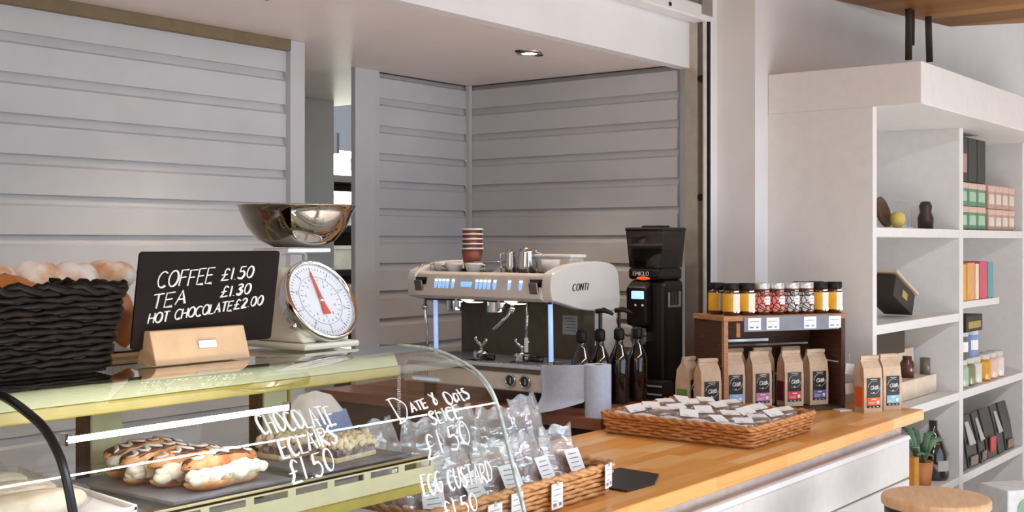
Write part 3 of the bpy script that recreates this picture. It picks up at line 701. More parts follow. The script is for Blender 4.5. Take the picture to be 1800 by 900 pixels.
gt.location = (1.20, 1.62, .976); tag(gt, 'pale cream cake on the case floor under the eclair shelf', 'cake')
pc = thing('price_card', 'white and blue card lying on the case deck under the slate', 'price card', (1.56, 1.62, .976), 0)
MB().prism([(-.05, -.08, 0), (-.01, -.08, 0), (.13, .19, 0), (.09, .19, 0)], (0, 0, .003)).build('card', paper, pc)
MB().prism([(-.008, -.08, 0), (.008, -.08, 0), (.148, .19, 0), (.132, .19, 0)], (0, 0, .003)).build('holder', mat('blue_acrylic', '9fbad8', .2), pc)
# ------------------------------------------------------------------ bags of snacks in the pale basket
lab_m = paper
def print_lines(w_, h_, rows, y=-.0012, seed=0, th=.0016):
    rnd = random.Random(seed); m_ = MB()
    for k in range(rows):
        z = h_*.82-k*h_*.7/rows; l = w_*rnd.uniform(.35, .8)
        m_.box(-w_*.4, -w_*.4+l, y-.0004, y, z-th/2, z+th/2)
    return m_
cook = two('brown_biscuit', [(.3, '6b3a20'), (.7, 'a9683a')], 60, .6, .4)
def snack_bag(loc, rz, lean, lab, seed, h=.155, w_=.125, cont=True):
    rnd = random.Random(seed); t = thing('snack_bag', lab, 'snack bag', loc, rz, 'clear snack bags in the pale basket')
    t.rotation_euler = (lean, 0, rz)
    def fn(side):
        def f(u, v):
            x = (u-.5)*w_*(1-.12*v**2); z = h*v
            d = .030*(1-v**1.5)*math.sqrt(max(0, 1-(2*u-1)**4))
            d += .004*sin(u*17+seed+v*6)*v+.003*sin(v*23+u*5+seed*2)
            d *= (0 if u in (0, 1) else 1)
            if v > .8: d = d*.4+.006*sin(u*9+seed)
            return V((x+.006*sin(v*7+seed)*v, side*d+.012*v*sin(seed+u*3), z+.006*sin(u*13+seed)*v))
        return f
    m_ = MB(); m_.grid(fn(-1), 16, 16); m_.grid(fn(1), 16, 16); m_.build('bag', cello, t, smooth=True)
    if cont:
        m_ = MB()
        for k in range(16): m_.ell((rnd.uniform(-.045, .045), rnd.uniform(-.012, .012), rnd.uniform(.012, .062)), (rnd.uniform(.009, .015), rnd.uniform(.006, .010), rnd.uniform(.008, .013)), 8, 6, jit=.1)
        m_.build('biscuits', cook, t, smooth=True)
    lb = MB().obox((.012, -.034, .064), (.052, .0012, .056), Mx.Rotation(R(-14), 3, 'X') @ Mx.Rotation(R(rnd.uniform(-14, 14)), 3, 'Y')).build('label', paper, t)
    pr_ = MB()
    for k in range(4): pr_.obox((.010, -.0352+.0021*(k-1.5), .064+(k-1.5)*.0105), (.034-.006*(k % 2), .0008, .0018), Mx.Rotation(R(-14), 3, 'X'))
    pr_.build('print', ink, lb)
    return t
pos = [(1.80, 1.61, -8, 'clear snack bag at the far left front of the pale basket, behind the glass'), (1.925, 1.61, 6, 'clear snack bag second along the front of the pale basket'), (2.05, 1.605, -4, 'clear snack bag in the middle front of the pale basket'), (2.175, 1.605, 10, 'clear snack bag fourth along the front of the pale basket'), (2.30, 1.61, 4, 'clear snack bag at the right front corner of the pale basket'),
       (1.81, 1.70, 12, 'clear snack bag at the far left back of the pale basket'), (1.935, 1.705, -10, 'clear snack bag second along the back of the pale basket'), (2.06, 1.70, 5, 'clear snack bag standing highest at the middle back of the pale basket'), (2.185, 1.705, -12, 'clear snack bag fourth along the back of the pale basket'), (2.31, 1.70, 14, 'clear snack bag at the right back corner of the pale basket')]
for k, (x, y, rz, lab) in enumerate(pos):
    snack_bag((x, y+.008, .918+(0 if k < 5 else .015)), R(rz-8), R(-14), lab, k*3+1, h=.150 if k < 5 else .185+.014*(k % 2), w_=.122)
for k, (x, z, lab) in enumerate(((1.925, .905, 'white price card on the pale basket front, leftmost by the glass edge'), (2.00, .915, 'white price card on the pale basket front, just right of the glass edge'), (2.145, .912, 'white price card in the middle of the open stretch of the basket front'), (2.352, .925, 'white price card on the right front corner of the pale basket'))):
    t = thing('price_card', lab, 'price card', (x, 1.532, z), R([-3, 4, 2, 14][k]), 'price cards on the pale basket')
    MB().box(-.022, .022, -.001, .001, 0, .056).build('card', paper, t)
    m_ = print_lines(.040, .052, 3, -.0013, k); m_.box(-.017, -.004, -.0018, -.001, .006, .013); m_.box(.006, .016, -.0018, -.001, .006, .013); m_.build('print', ink, t)
    MB().box(-.004, .004, -.002, .014, .050, .060).build('clip', steel, t)
o = MB().prism([(2.43, 1.53, .9), (2.55, 1.525, .9), (2.655, 1.575, .9), (2.665, 1.70, .9), (2.44, 1.72, .9)], (0, 0, .006)).build('slate_mat', mat('dark_slate', '2b2826', .4, var=.1), bevel=.001)
tag(o, 'dark slate mat lying on the oak counter beside the pale basket', 'slate')
# ------------------------------------------------------------------ wrapped biscuits in the tray basket
lin_ = thing('basket_liner', 'pale tissue liner folded over the left edge of the orange basket', 'liner', (3.145, 1.56, .90))
MB().grid(lambda u, v: V((.012+.05*u, .02+.46*v, .052+.016*sin(pi*min(1, u*1.6))+.004*sin(v*31+u*9))), 10, 30).build('tissue', mat('tissue_paper', 'd9d5d0', .8), lin_, smooth=True, solid=.0006)
rnd = random.Random(4); words = ['front', 'second', 'third', 'fourth', 'back']; cols_ = ['left edge', 'second file', 'third file', 'right edge']
proto_b = None
def biscuit_pack(loc, rz, lab, grp):
    t = thing('biscuit_pack', lab, 'biscuit pack', loc, rz, grp)
    MB().lathe([(0, 0), (.030, 0), (.034, .006), (.034, .016), (.030, .022), (0, .023)], 18).build('biscuit', cook, t, smooth=True)
    m_ = MB().ell((0, 0, .014), (.046, .042, .021), 20, 8, pw=.6, jit=.06); m_.build('wrapper', cello2, t, smooth=True)
    MB().obox((0, -.008, .0358), (.056, .040, .001), Mx.Rotation(R(14), 3, 'X')).build('label', paper, t)
    return t
for j in range(5):
    for i in range(4):
        x = 3.145+.07+i*.094; y = 1.56+.06+j*.094
        lab = f'wrapped round biscuit in the orange basket, {words[j]} row, {cols_[i]}'
        z = .937+rnd.uniform(0, .006)+(.008 if j > 1 else 0); rz = rnd.uniform(-.5, .3)-.5
        if proto_b is None: proto_b = biscuit_pack((x, y, z), rz, lab, 'wrapped biscuits in the orange basket')
        else:
            q = copy_thing(proto_b, (x, y, z), rz, lab)
            q.rotation_euler = (rnd.uniform(-.18, .25), rnd.uniform(-.15, .15), rz)
MB().box(0, .40, 0, .48, .006, .026).build('packing', mat('packing_paper', 'c9b9a6', .8), bpy.data.objects['biscuit_basket'], bevel=.002).location = (.01, .01, 0)
# ------------------------------------------------------------------ espresso machine
em = thing('espresso_machine', 'white two group espresso machine with black cup tray on worktop', 'coffee machine', (0, 0, 0))
body = mat('machine_white', 'e2ded8', .3, var=.01, coat=.2); front = mat('machine_cream', 'e0d8ce', .35, var=.02)
Y0, Y1 = 2.375, 3.00
side = spl([(3.300, 1.300), (3.290, 1.345), (3.298, 1.385), (3.325, 1.402), (3.41, 1.422), (3.545, 1.432), (3.66, 1.424), (3.708, 1.398), (3.722, 1.34), (3.722, 1.262), (3.66, 1.25), (3.55, 1.255), (3.46, 1.266), (3.36, 1.288), (3.300, 1.300)], 3)[:-1]
for y in (Y0, Y1):
    o = MB().prism([(x, y, z) for x, z in side], (0, .042, 0)).build('side_panel', body, em, bevel=.006, seg=3)
# CONTI lettering on the near side panel
m_ = MB(); write(m_, 'CONTI', lambda x, y: V((3.415+x+.25*y, Y0-.0015, 1.330+y+.02*x)), .024, .0022, wd=1.0, track=.28, flat=.6); m_.build('lettering', black, em)
m_ = MB().prism([(3.284, Y0+.04, 1.306), (3.304, Y0+.04, 1.384), (3.318, Y0+.04, 1.394), (3.345, Y0+.04, 1.386), (3.345, Y0+.04, 1.300), (3.33, Y0+.04, 1.292), (3.305, Y0+.04, 1.296)], (0, Y1-Y0-.04, 0)); fp = m_.build('front_panel', front, em, bevel=.004)
MB().box(3.335, 3.70, Y0+.042, Y1, 1.372, 1.388).build('cup_tray', mat('tray_black', '2a211d', .4), em)
MB().box(3.345, 3.70, Y0+.042, Y1, 1.285, 1.372).build('boiler_box', mat('boiler_dark', '3a332d', .4), em)
m_ = MB()
for pts in ([(3.33, Y1+.02, 1.40), (3.36, Y1+.02, 1.418), (3.68, Y1+.02, 1.418)], [(3.69, Y0+.05, 1.40), (3.69, Y0+.05, 1.425), (3.69, Y1, 1.425), (3.69, Y1, 1.40)]): m_.tube(pts, .004, 8)
m_.build('cup_rail', chrome, em, smooth=True)
blue = mat('button_blue', '8fb4ea', .3, emis=1.0, ecol='6f9fe6'); bluew = mat('icon_glow', 'e8f2ff', .3, emis=1.6, ecol='dfeeff')
for grp in ([2.900-.0185*k for k in range(4)]+[2.818], [2.706-.0185*k for k in range(4)]+[2.624], [2.559, 2.509]):
    for y in grp:
        MB().box(3.291, 3.300, y-.006, y+.006, 1.332, 1.355).build('button', blue, em, bevel=.001)
        MB().box(3.2955, 3.303, y-.005, y+.005, 1.359, 1.366).build('icon', bluew, em)
MB().box(3.292, 3.300, 2.730, 2.780, 1.340, 1.358).build('display', blue, em, bevel=.002)
for y in (2.975, 2.445):
    s_ = MB().box(3.294, 3.3, y-.028, y+.024, 1.320, 1.372).build('lever_recess', blackg, em)
    MB().obox((3.285, y, 1.342), (.012, .036, .040), Mx.Rotation(R(-14), 3, 'Y')).build('steam_lever', mat('lever_grey', '77706a', .3, .5), em, bevel=.004)
for y in (2.90, 2.70):
    g = MB().cyl((3.40, y, 1.245), (3.40, y, 1.292), .034, n=24).build('group_head', chrome, em, smooth=False, bevel=.003)
    MB().cyl((3.36, y-.055, 1.262), (3.36, y-.055, 1.295), .016, n=16).build('group_valve', chrome, em, bevel=.002)
    MB().lathe([(0, -.008), (.03, -.006), (.05, .004), (.055, .012)], 24, (3.385, y-.11, 1.285)).build('work_lamp', mat('work_lamp', 'f6f4ee', .3, emis=2, ecol='fff6e6'), em)
for y, dz in ((2.585, 0), (3.0, 0)):
    MB().tube([(3.35, y, 1.295), (3.345, y, 1.262), (3.33, y+.012, 1.235), (3.30, y+.05, 1.19)] if y < 2.8 else [(3.35, y, 1.295), (3.345, y, 1.25), (3.35, y-.01, 1.15), (3.355, y, 1.09)], .006, 8).build('steam_wand', chrome, em, smooth=True)
    MB().ell((3.345, y, 1.258), (.012, .012, .012), 12, 8).build('ball_joint', chrome, em, smooth=True)
MB().tube([(3.345, 2.515, 1.29), (3.34, 2.515, 1.22), (3.338, 2.517, 1.16)], .005, 8).build('water_spout', chrome, em, smooth=True)
MB().cyl((3.338, 2.517, 1.115), (3.338, 2.517, 1.165), .0075, n=12).build('spout_sleeve', body, em)
led = mat('led_blue', 'b4d0f8', .25, emis=.55, ecol='9fc6ff')
for y in (2.955, 2.425):
    MB().tube([(3.36, y, 1.078), (3.355, y, 1.29)], .0085, 12).build('lit_post', led, em, smooth=True)
    MB().cyl((3.36, y, 1.07), (3.36, y, 1.086), .014, n=14).build('post_foot', chrome, em)
MB().box(3.56, 3.60, Y0+.05, Y1, 1.06, 1.29).build('backsplash', mat('bronze_steel', '5e5342', .4, .5, var=.08), em)
nt_ = MB().box(3.556, 3.56, 2.452, 2.515, 1.165, 1.235).build('notice', mat('notice_grey', '9b9a98', .7), em)
m_ = MB()
for k in range(5): m_.box(3.5552, 3.556, 2.458, 2.505-.006*(k % 2), 1.178+k*.011, 1.1805+k*.011)
m_.build('print', mat('notice_print', '5c5a58', .8), nt_)
MB().box(3.60, 3.715, Y0+.005, Y1+.03, 1.0, 1.26).build('rear_body', body, em, bevel=.01)
MB().box(3.596, 3.607, Y0-.0, Y0+.05, 1.03, 1.262).build('side_trim', chrome, em)
m_ = MB().box(3.275, 3.60, Y0+.01, Y1+.03, 1.062, 1.075); m_.build('drip_tray', mat('tray_steel', 'd3d6dc', .42, .5), em, bevel=.003)
m_ = MB()
for k in range(22): m_.box(3.285, 3.55, Y0+.03+k*.0285, Y0+.034+k*.0285, 1.075, 1.079)
m_.build('drip_grid', chrome, em)
MB().prism([(3.272, Y0+.01, .985), (3.268, Y0+.01, 1.050), (3.285, Y0+.01, 1.064), (3.60, Y0+.01, 1.064), (3.60, Y0+.01, .985)], (0, Y1-Y0+.03, 0)).build('base_panel', front, em, bevel=.006)
MB().prism([(3.264, Y0+.03, 1.050), (3.280, Y0+.03, 1.064), (3.286, Y0+.03, 1.064), (3.270, Y0+.03, 1.048)], (0, Y1-Y0-.01, 0)).build('tray_lip', mat('lip_bronze', '6b5f52', .3, .5), em)
RX = Mx.Rotation(R(-90), 3, 'Y')
for y in (2.531, 2.467):
    g = MB().lathe([(0, .002), (.019, .002)], 24, (3.268, y, 1.021), RX).build('gauge', mat('gauge_face', '3a3a3c', .3), em)
    MB().lathe([(.018, -.004), (.023, -.002), (.024, .006), (.020, .009), (.018, .004)], 24, (3.268, y, 1.021), RX).build('gauge_ring', chrome, g, smooth=True)
    MB().box(3.264, 3.2655, y-.001, y+.001, 1.012, 1.032).build('gauge_needle', paper, g)
m_ = MB(); write(m_, 'CONTI', lambda x, y: V((3.2675, 2.985-x, 1.012+y)), .015, .0014, track=.3, wd=1.2); m_.build('lettering', mat('badge_blue', '6f86b8', .4), em)
MB().box(3.265, 3.269, 2.86, 2.99, .994, 1.004).build('badge_strip', mat('badge_pale', 'cfe0f5', .3, emis=.3), em)
for x in (3.33, 3.66):
    for y in (2.44, 2.96): MB().cyl((x, y, .93), (x, y, .985), .020, .024, 16).build('foot', black, em)
# portafilters standing on the tray
for k, (x, y, lab) in enumerate(((3.34, 2.72, 'chrome portafilter on the drip tray, farther from the paper roll'), (3.36, 2.55, 'chrome portafilter on the drip tray, nearer the paper roll'))):
    t = thing('portafilter', lab, 'portafilter', (x, y, 1.079), R(10+20*k), 'portafilters on the drip tray')
    MB().lathe([(0, .0), (.026, 0), (.030, .006), (.030, .024), (.026, .030), (.006, .034), (0, .034)], 20).build('basket', chrome, t, smooth=True)
    m_ = MB(); m_.tube([(0, 0, .034), (0, 0, .048), (0, .016, .062), (0, .026, .078)], .006, 8); m_.tube([(0, 0, .046), (0, -.016, .062), (0, -.022, .074)], .006, 8); m_.build('spout', chrome, t, smooth=True)
    MB().tube([(-.03, 0, .016), (-.05, -.03, .016)], .007, 8).build('neck', chrome, t)
    MB().tube([(-.035, -.008, .016), (-.052, -.055, .013), (-.054, -.08, .0125)], [.009, .012, .011], 10).build('handle', blackg, t, smooth=True)
# ------------------------------------------------------------------ crockery on top of the machine
ZT = 1.3885
pcup = two('ripple_cup', [(.4, '7a4232'), (.6, '8d5040')], 30, .7, .2)
def paper_cup(loc, lab, big=False):
    t = thing('paper_cup', lab, 'paper cup', loc, 0, 'nested paper cups on the machine'); s_ = 1.0 if not big else 1.06
    MB().lathe([(0, .001), (.026*s_, .001), (.038*s_, .085), (.0365*s_, .085), (.025*s_, .004), (0, .004)], 28).build('cup_wall', pcup, t, smooth=True)
    MB().lathe([(.0375*s_, .084), (.041*s_, .0855), (.0405*s_, .090), (.0375*s_, .0895)], 28).build('rolled_rim', paper, t, smooth=True)
order = ['lowest', 'second', 'third', 'fourth', 'topmost']
for k in range(5): paper_cup((3.45, 2.855, ZT-.012+k*.018+.013), f'brown ripple paper cup, {order[k]} of the nested stack', k == 0)
por = mat('porcelain', 'e9e8e6', .2)
def cup(loc, lab, rz):
    t = thing('espresso_cup', lab, 'cup', loc, rz)
    MB().lathe([(0, 0), (.020, 0), (.026, .006), (.033, .026), (.035, .036), (.0335, .036), (.031, .026), (.023, .006), (0, .004)], 28).build('bowl', por, t, smooth=True)
    MB().tube([(.032, 0, .030), (.046, 0, .028), (.047, 0, .016), (.029, 0, .010)], .0035, 8).build('handle', por, t, smooth=True)
cup((3.38, 2.79, ZT), 'white espresso cup in front of the brown paper cups', -1.4)
cup((3.38, 2.885, ZT), 'white espresso cup on the machine, right of the two saucers', 2.4)
cup((3.385, 2.947, ZT), 'white espresso cup at the far left end of the machine top', 2.0)
for k in range(1):
    o = MB().lathe([(0, 0), (.03, 0), (.055, .010), (.056, .012), (.03, .003), (0, .003)], 28).build('saucer', por, smooth=True); o.location = (3.52, 2.925, ZT+.001); tag(o, 'white saucer behind the espresso cups on the machine', 'saucer')
jg = thing('milk_jug', 'stainless steel milk jug standing on the coffee machine', 'jug', (3.45, 2.600, ZT))
MB().lathe([(0, 0), (.033, 0), (.035, .006), (.036, .03), (.030, .075), (.031, .090), (.0295, .090), (.0285, .075), (.034, .03), (0, .003)], 32).build('body', mat('jug_steel', 'cfcfcf', .12, 1), jg, smooth=True)
MB().tube([(.031, -.012, .078), (.056, -.024, .072), (.056, -.024, .03), (.034, -.014, .022)], .0042, 8).build('handle', chrome, jg, smooth=True)
jg2 = copy_thing(jg, (3.45, 2.672, ZT), 2.6, 'narrow steel jug left of the larger milk jug on the machine'); jg2.scale = (.62, .62, .95)
tb = thing('white_tub', 'long white plastic tub with a lid on the coffee machine', 'tub', (3.52, 2.50, ZT), 0)
MB().prism([(-.045, -.075, 0), (.045, -.075, 0), (.045, .075, 0), (-.045, .075, 0)], (0, 0, .058)).build('body', mat('tub_white', 'dcd9d4', .35), tb, bevel=.008)
MB().box(-.05, .05, -.082, .082, .056, .068).build('lid', mat('lid_white', 'e9e7e3', .35), tb, bevel=.004)
MB().lathe([(0, 0), (.03, 0), (.034, .05), (.032, .05), (.028, .003), (0, .003)], 24).build('small_tub', por, smooth=True).location = (3.42, 2.47, ZT)
tag(bpy.data.objects['small_tub'], 'small round white tub in front of the long lidded tub', 'tub')
wr = thing('cup_rack', 'low wire rack with a white sheet between cups and jugs', 'rack', (3.44, 2.745, ZT))
m_ = MB()
for dx in (-.03, .03): m_.tube([(dx, -.06, 0), (dx, -.06, .040), (dx, .07, .040), (dx, .07, 0)], .0022, 6)
for dy in (-.03, 0, .03): m_.tube([(-.03, dy, .040), (.03, dy, .040)], .002, 6)
m_.build('wire_frame', chrome, wr, smooth=True)
MB().prism([(.0, -.055, .0), (.0, .01, .0), (.0, -.055, .036)], (.003, 0, 0)).build('sheet', paper, wr)
# ------------------------------------------------------------------ paper roll
pr = thing('paper_roll', 'pale blue paper towel roll, end sheet trailing over worktop', 'paper roll', (3.262, 2.165, .93))
blu = mat('blue_paper', 'c9d3e6', .85, var=.03, sc=60, bump=.2)
MB().lathe([(.016, 0), (.043, 0), (.0435, .002), (.0435, .168), (.043, .17), (.016, .17)], 40).build('roll', blu, pr, smooth=False)
MB().lathe([(.0155, .169), (.0155, .0), (.014, .0), (.014, .169)], 24).build('core', mat('card_core', 'a58d72', .8), pr, smooth=True)
def sheet(u, v):
    y = .030+.175*u; x = -.031-.022*sin(pi*min(1, u*1.1))-.004*u
    z = .003+.167*v-.012*u*(v > .9)*(v-.9)*10
    if v < .36:
        k = (.36-v)/.36; x -= k*k*(.012+.050*u); z += .045*k*(1-u)**1.5
    return V((x+.003*sin(v*9+u*4), y, z))
MB().grid(sheet, 26, 22).build('loose_sheet', blu, pr, smooth=True, solid=.0008)
# ------------------------------------------------------------------ syrup bottles
def syrup(loc, lab, pump=True, rz=0):
    t = thing('syrup_bottle', lab, 'bottle', loc, rz, 'dark bottles beside the coffee machine')
    MB().lathe([(0, 0), (.034, 0), (.037, .006), (.037, .15), (.032, .17), (.016, .205), (.0135, .215), (.0135, .235), (0, .235)], 28).build('bottle', mat('dark_bottle', '20140e', .06, var=.1, coat=1), t, smooth=True)
    MB().lathe([(.0, .225), (.017, .225), (.019, .230), (.019, .258), (.012, .266), (0, .266)], 20).build('cap', black, t, smooth=True)
    if pump:
        MB().cyl((0, 0, .262), (0, 0, .325), .0055, n=12).build('pump_stem', black, t)
        MB().tube([(-.016, 0, .328), (.014, 0, .332), (.040, 0, .322), (.046, 0, .316)], [.0085, .010, .007, .0055], 10).build('pump_head', black, t, smooth=True)
syrup((3.50, 2.315, .93), 'dark syrup bottle with black pump, nearer the lit post', rz=R(-45))
syrup((3.585, 2.29, .93), 'dark syrup bottle with black pump, nearer the grinder', rz=R(-45))
syrup((3.415, 2.335, .93), 'dark bottle without a pump behind the paper roll', False)
syrup((3.675, 2.27, .93), 'dark bottle without a pump beside the grinder fork', False)
# ------------------------------------------------------------------ grinder
gr = thing('coffee_grinder', 'tall black coffee grinder with hopper and small blue display', 'coffee grinder', (3.83, 2.26, .93))
bk = mat('grinder_black', '1a1311', .35, var=.1, spec=.35)
MB().box(-.02, .18, -.01, .17, 0, .04).build('base', bk, gr, bevel=.008)
MB().box(.02, .17, .0, .15, .04, .43).build('column', bk, gr, bevel=.022, seg=4)
MB().prism([(.02, .055, .25), (-.012, .06, .26), (-.016, .06, .40), (.02, .055, .43)], (0, .088, 0)).build('control_head', bk, gr, bevel=.008)
MB().box(-.019, -.012, .068, .122, .358, .388).build('display', mat('display_blue', 'a9cdfb', .3, emis=.9, ecol='9cc6ff'), gr, bevel=.003)
for y in (.075, .105): MB().lathe([(0, .003), (.004, .002), (.005, 0)], 12, (-.014, y, .335), RX).build('button', paper, gr)
fk = MB()
for y in (.06, .12): fk.tube([(.0, y, .225), (-.05, y, .222), (-.065, y, .228)], .0045, 8)
fk.box(-.02, .02, .055, .125, .20, .235); fk.build('portafilter_fork', steel, gr)
MB().prism([(-.03, .065, .245), (-.005, .065, .25), (-.005, .065, .19), (-.022, .065, .19)], (0, .05, 0)).build('chute', mat('chute_grey', '8d8a84', .35, .5), gr)
m_ = MB().box(.045, .135, -.006, .004, .325, .385); 
vent = m_.build('vent_plate', steel, gr, bevel=.003)
m_ = MB()
for k in range(3): m_.box(.055+k*.022, .066+k*.022, -.009, -.004, .335, .387)
m_.build('vent_slot', blackg, vent)
MB().box(.01, .165, .005, .155, .43, .475).build('collar', bk, gr, bevel=.012)
hp = MB(); a0 = [(.010, .008), (.164, .008), (.164, .146), (.010, .146)]; a1 = [(.002, -.002), (.172, -.002), (.172, .158), (.002, .158)]
hp.add([(x, y, .475) for x, y in a0]+[(x, y, .612) for x, y in a1], [(0, 1, 5, 4), (1, 2, 6, 5), (2, 3, 7, 6), (3, 0, 4, 7)])
hp.build('hopper', glass('smoked_plastic', (.22, .18, .16), 1.3), gr, bevel=.0)
hp2 = MB(); hp2.add([(.03, .024, .478), (.15, .024, .478), (.15, .136, .478), (.03, .136, .478), (.016, .012, .545), (.158, .012, .545), (.158, .142, .545), (.016, .142, .545)], [(3, 2, 1, 0), (4, 5, 6, 7), (0, 1, 5, 4), (1, 2, 6, 5), (2, 3, 7, 6), (3, 0, 4, 7)])
hp2.build('beans', two('coffee_beans', [(.4, '1c100a'), (.6, '3d2416')], 160, .4, 1.0), gr)
MB().box(-.002, .176, -.006, .162, .612, .626).build('hopper_lid', bk, gr, bevel=.006)
MB().box(.05, .13, .04, .12, .626, .634).build('lid_handle', bk, gr, bevel=.004)
lt = MB(); write(lt, 'EMICLO', lambda x, y: V((.006, .128-x, .446+y)), .014, .0014, track=.22, wd=1.1); lt.build('lettering', chalk, gr)
MB().ell((.008, .085, .435), (.004, .030, .007), 14, 8).build('orange_badge', mat('orange_badge', 'e5591c', .4, emis=.5, ecol='e5591c'), gr, smooth=True)
# drawer and small things in front of the grinder
kb = thing('knock_drawer', 'low black drawer with steel trims in front of the grinder', 'drawer', (3.722, 2.195, .93), 0)
MB().box(0, .082, 0, .225, .0, .065).build('body', mat('drawer_black', '2a2320', .4), kb, bevel=.003)
for z in (.018, .048): MB().box(-.004, .0, .0, .225, z, z+.006).build('trim', mat('trim_bright', 'd8d8d6', .3, .3), kb)
MB().box(-.012, .0, .08, .14, .028, .038).build('handle', steel, kb)
for k, (x, y, lab) in enumerate(((3.835, 2.15, 'small clear glass nearest the drawer, by the grinder foot'), (3.885, 2.165, 'small clear glass between two others at the grinder foot'), (3.94, 2.18, 'small clear glass nearest the crate, at the grinder foot'))):
    o = MB().lathe([(0, .002), (.017, .002), (.021, .055), (.0195, .055), (.016, .006), (0, .006)], 20).build('shot_glass', glass('clear_glass', (.9, .92, .92), 2.0, haze=.15), smooth=True); o.location = (x, y, .93); tag(o, lab, 'glass', 'small glasses by the grinder')
# ------------------------------------------------------------------ crate and what stands in it
CO = V((3.70, 1.935, .90)); cyaw = R(-31); CW, CD, CH = .50, .205, .345
cz = thing('wooden_crate', 'dark wooden display crate with price rail on the oak counter', 'crate', CO, cyaw)
MB().box(0, CW, 0, CD, 0, .012).build('bottom', crateD, cz)
MB().box(-.006, CW+.006, -.004, CD, CH-.018, CH).build('top', crateL, cz, bevel=.002)
for x in (0, CW-.014):
    for z0, z1 in ((.012, .165), (.172, CH-.018)): MB().box(x, x+.014, .016, CD, z0, z1).build('side_board', crateD, cz)
    MB().box(x-.001, x+.016, 0, .016, 0, CH-.018).build('front_post', crateL if x == 0 else crateD, cz, bevel=.001)
for z0, z1 in ((.012, .11), (.118, .22), (.228, CH-.018)): MB().box(.014, CW-.014, CD-.012, CD, z0, z1).build('back_board', crateD, cz)
MB().box(.10, .30, CD-.02, CD-.013, .238, .247).build('back_strip', steel, cz)
MB().box(.055, .070, .01, .02, .27, .32).build('corner_block', crateL, cz)
MB().box(.075, .47, -.008, -.004, CH-.055, CH-.004).build('price_rail', mat('rail_grey', '80858e', .3), cz)
for k, x in enumerate((.115, .19, .345, .45)):
    t = MB().box(x-.026, x+.026, -.010, -.008, CH-.050, CH-.008).build('price_ticket', paper, cz)
    m_ = MB(); m_.box(x-.02, x-.004, -.0106, -.0098, CH-.043, CH-.038); m_.box(x+.006, x+.016, -.0106, -.0098, CH-.043, CH-.038); m_.box(x-.02, x+.018, -.0106, -.0098, CH-.022, CH-.020); m_.build('print', ink, t)
CM = Mx.Translation(CO) @ Mx.Rotation(cyaw, 4, 'Z')
# coffee bags
def coffee_bag(along, depth, z, lab, band, rz=0, grp='kraft coffee bags around the crate', sidecol=None, h=.20):
    p = CM @ V((along, depth, z)); t = thing('coffee_bag', lab, 'coffee bag', (p.x, p.y, .90+z), cyaw+rz, grp)
    W, D = .078, .052
    m_ = MB()
    lv = [(0, 1, 1, 0), (.012, 1.02, 1.04, 0), (h*.55, 1.02, 1.05, 0), (h*.78, 1.0, .86, 0), (h*.90, .98, .22, 0), (h*.975, .97, .10, 0), (h, .97, .10, 0)]
    ring = [(-.5, -.5), (0, -.52), (.5, -.5), (.46, 0), (.5, .5), (0, .52), (-.5, .5), (-.46, 0)]
    vs = [(x*W*a, y*D*b, zz) for zz, a, b, c in lv for x, y in ring]; fs = []
    for i in range(len(lv)-1):
        for k in range(8): fs.append((i*8+k, i*8+(k+1) % 8, (i+1)*8+(k+1) % 8, (i+1)*8+k))
    fs += [tuple(range(8))[::-1], tuple((len(lv)-1)*8+k for k in range(8))]
    m_.add(vs, fs); m_.build('bag', kraft, t, bevel=.0015)
    MB().box(-W*.49, W*.49, -.0085, -.004, h*.935, h*.995).build('folded_top', kraft, t, bevel=.001)
    if sidecol:
        MB().box(-W*.535, -W*.51, -D*.40, D*.40, .02, h*.45).build('side_label', sidecol, t)
    lb = MB().box(-.028, .028, -D*.53-.0022, -D*.53-.0005, .018, .122).build('label', mat('label_black', '1b1716', .5), t)
    if band: MB().box(-.0275, .0275, -D*.53-.0030, -D*.53-.0022, .026, .054).build('flavour_band', band, t)
    yy = -D*.53-.0031; lg = MB()
    lg.tube([(.0245*cos(a), yy, .090+.0225*sin(a)) for a in [R(60+k*11) for k in range(12)]], .0013, 5, flat=.6)
    lg.tube([(.0245*cos(a), yy, .090+.0225*sin(a)) for a in [R(230+k*11) for k in range(13)]], .0008, 5, flat=.6)
    lg.box(-.014, .014, yy, yy+.0006, .1165, .1185)
    write(lg, 'oze', lambda x, y: V((-.0155+x*.92+y*.25, yy, .083+y)), .0195, .0029, track=-.02, wd=1.25, flat=.5)
    lg.ell((-.001, yy, .0715), (.0035, .0008, .002), 8, 5)
    for k in range(3): lg.box(-.020+k*.016, -.012+k*.016, yy, yy+.0006, .0205, .0225)
    lg.build('logo', paper, t)
    if band:
        m_ = MB(); m_.box(-.010, .010, yy-.0004, yy, .046, .049); m_.box(-.022, .006, yy-.0004, yy, .036, .0375); m_.box(.012, .022, yy-.0004, yy, .031, .042); m_.box(-.022, .002, yy-.0004, yy, .031, .0325); m_.build('band_print', paper, t)
    return t
bl = mat('band_blue', '8fb4e6', .5); pk = mat('band_pink', 'c77fb0', .5); rd = mat('band_red', 'e2474a', .5); nv = mat('band_navy', '6b72a6', .5)
og = mat('band_orange', 'ee6a1f', .5); cy_ = mat('band_pale_blue', '8fc4da', .5); gn = mat('band_green', '6d9440', .6); mr = mat('side_maroon', '6d2431', .6)
coffee_bag(-.050, .028, 0, 'kraft coffee bag with black label leaning at the crate left post', None)
coffee_bag(-.082, .105, 0, 'kraft coffee bag with a green side, partly hidden left of the crate', None, R(28), sidecol=gn)
coffee_bag(.075, .075, .0135, 'kraft coffee bag with pale blue band, first inside the crate', bl)
coffee_bag(.185, .075, .0135, 'kraft coffee bag with pink band inside the crate', pk)
coffee_bag(.315, .070, .0135, 'kraft coffee bag with red band inside the crate', rd, sidecol=mr)
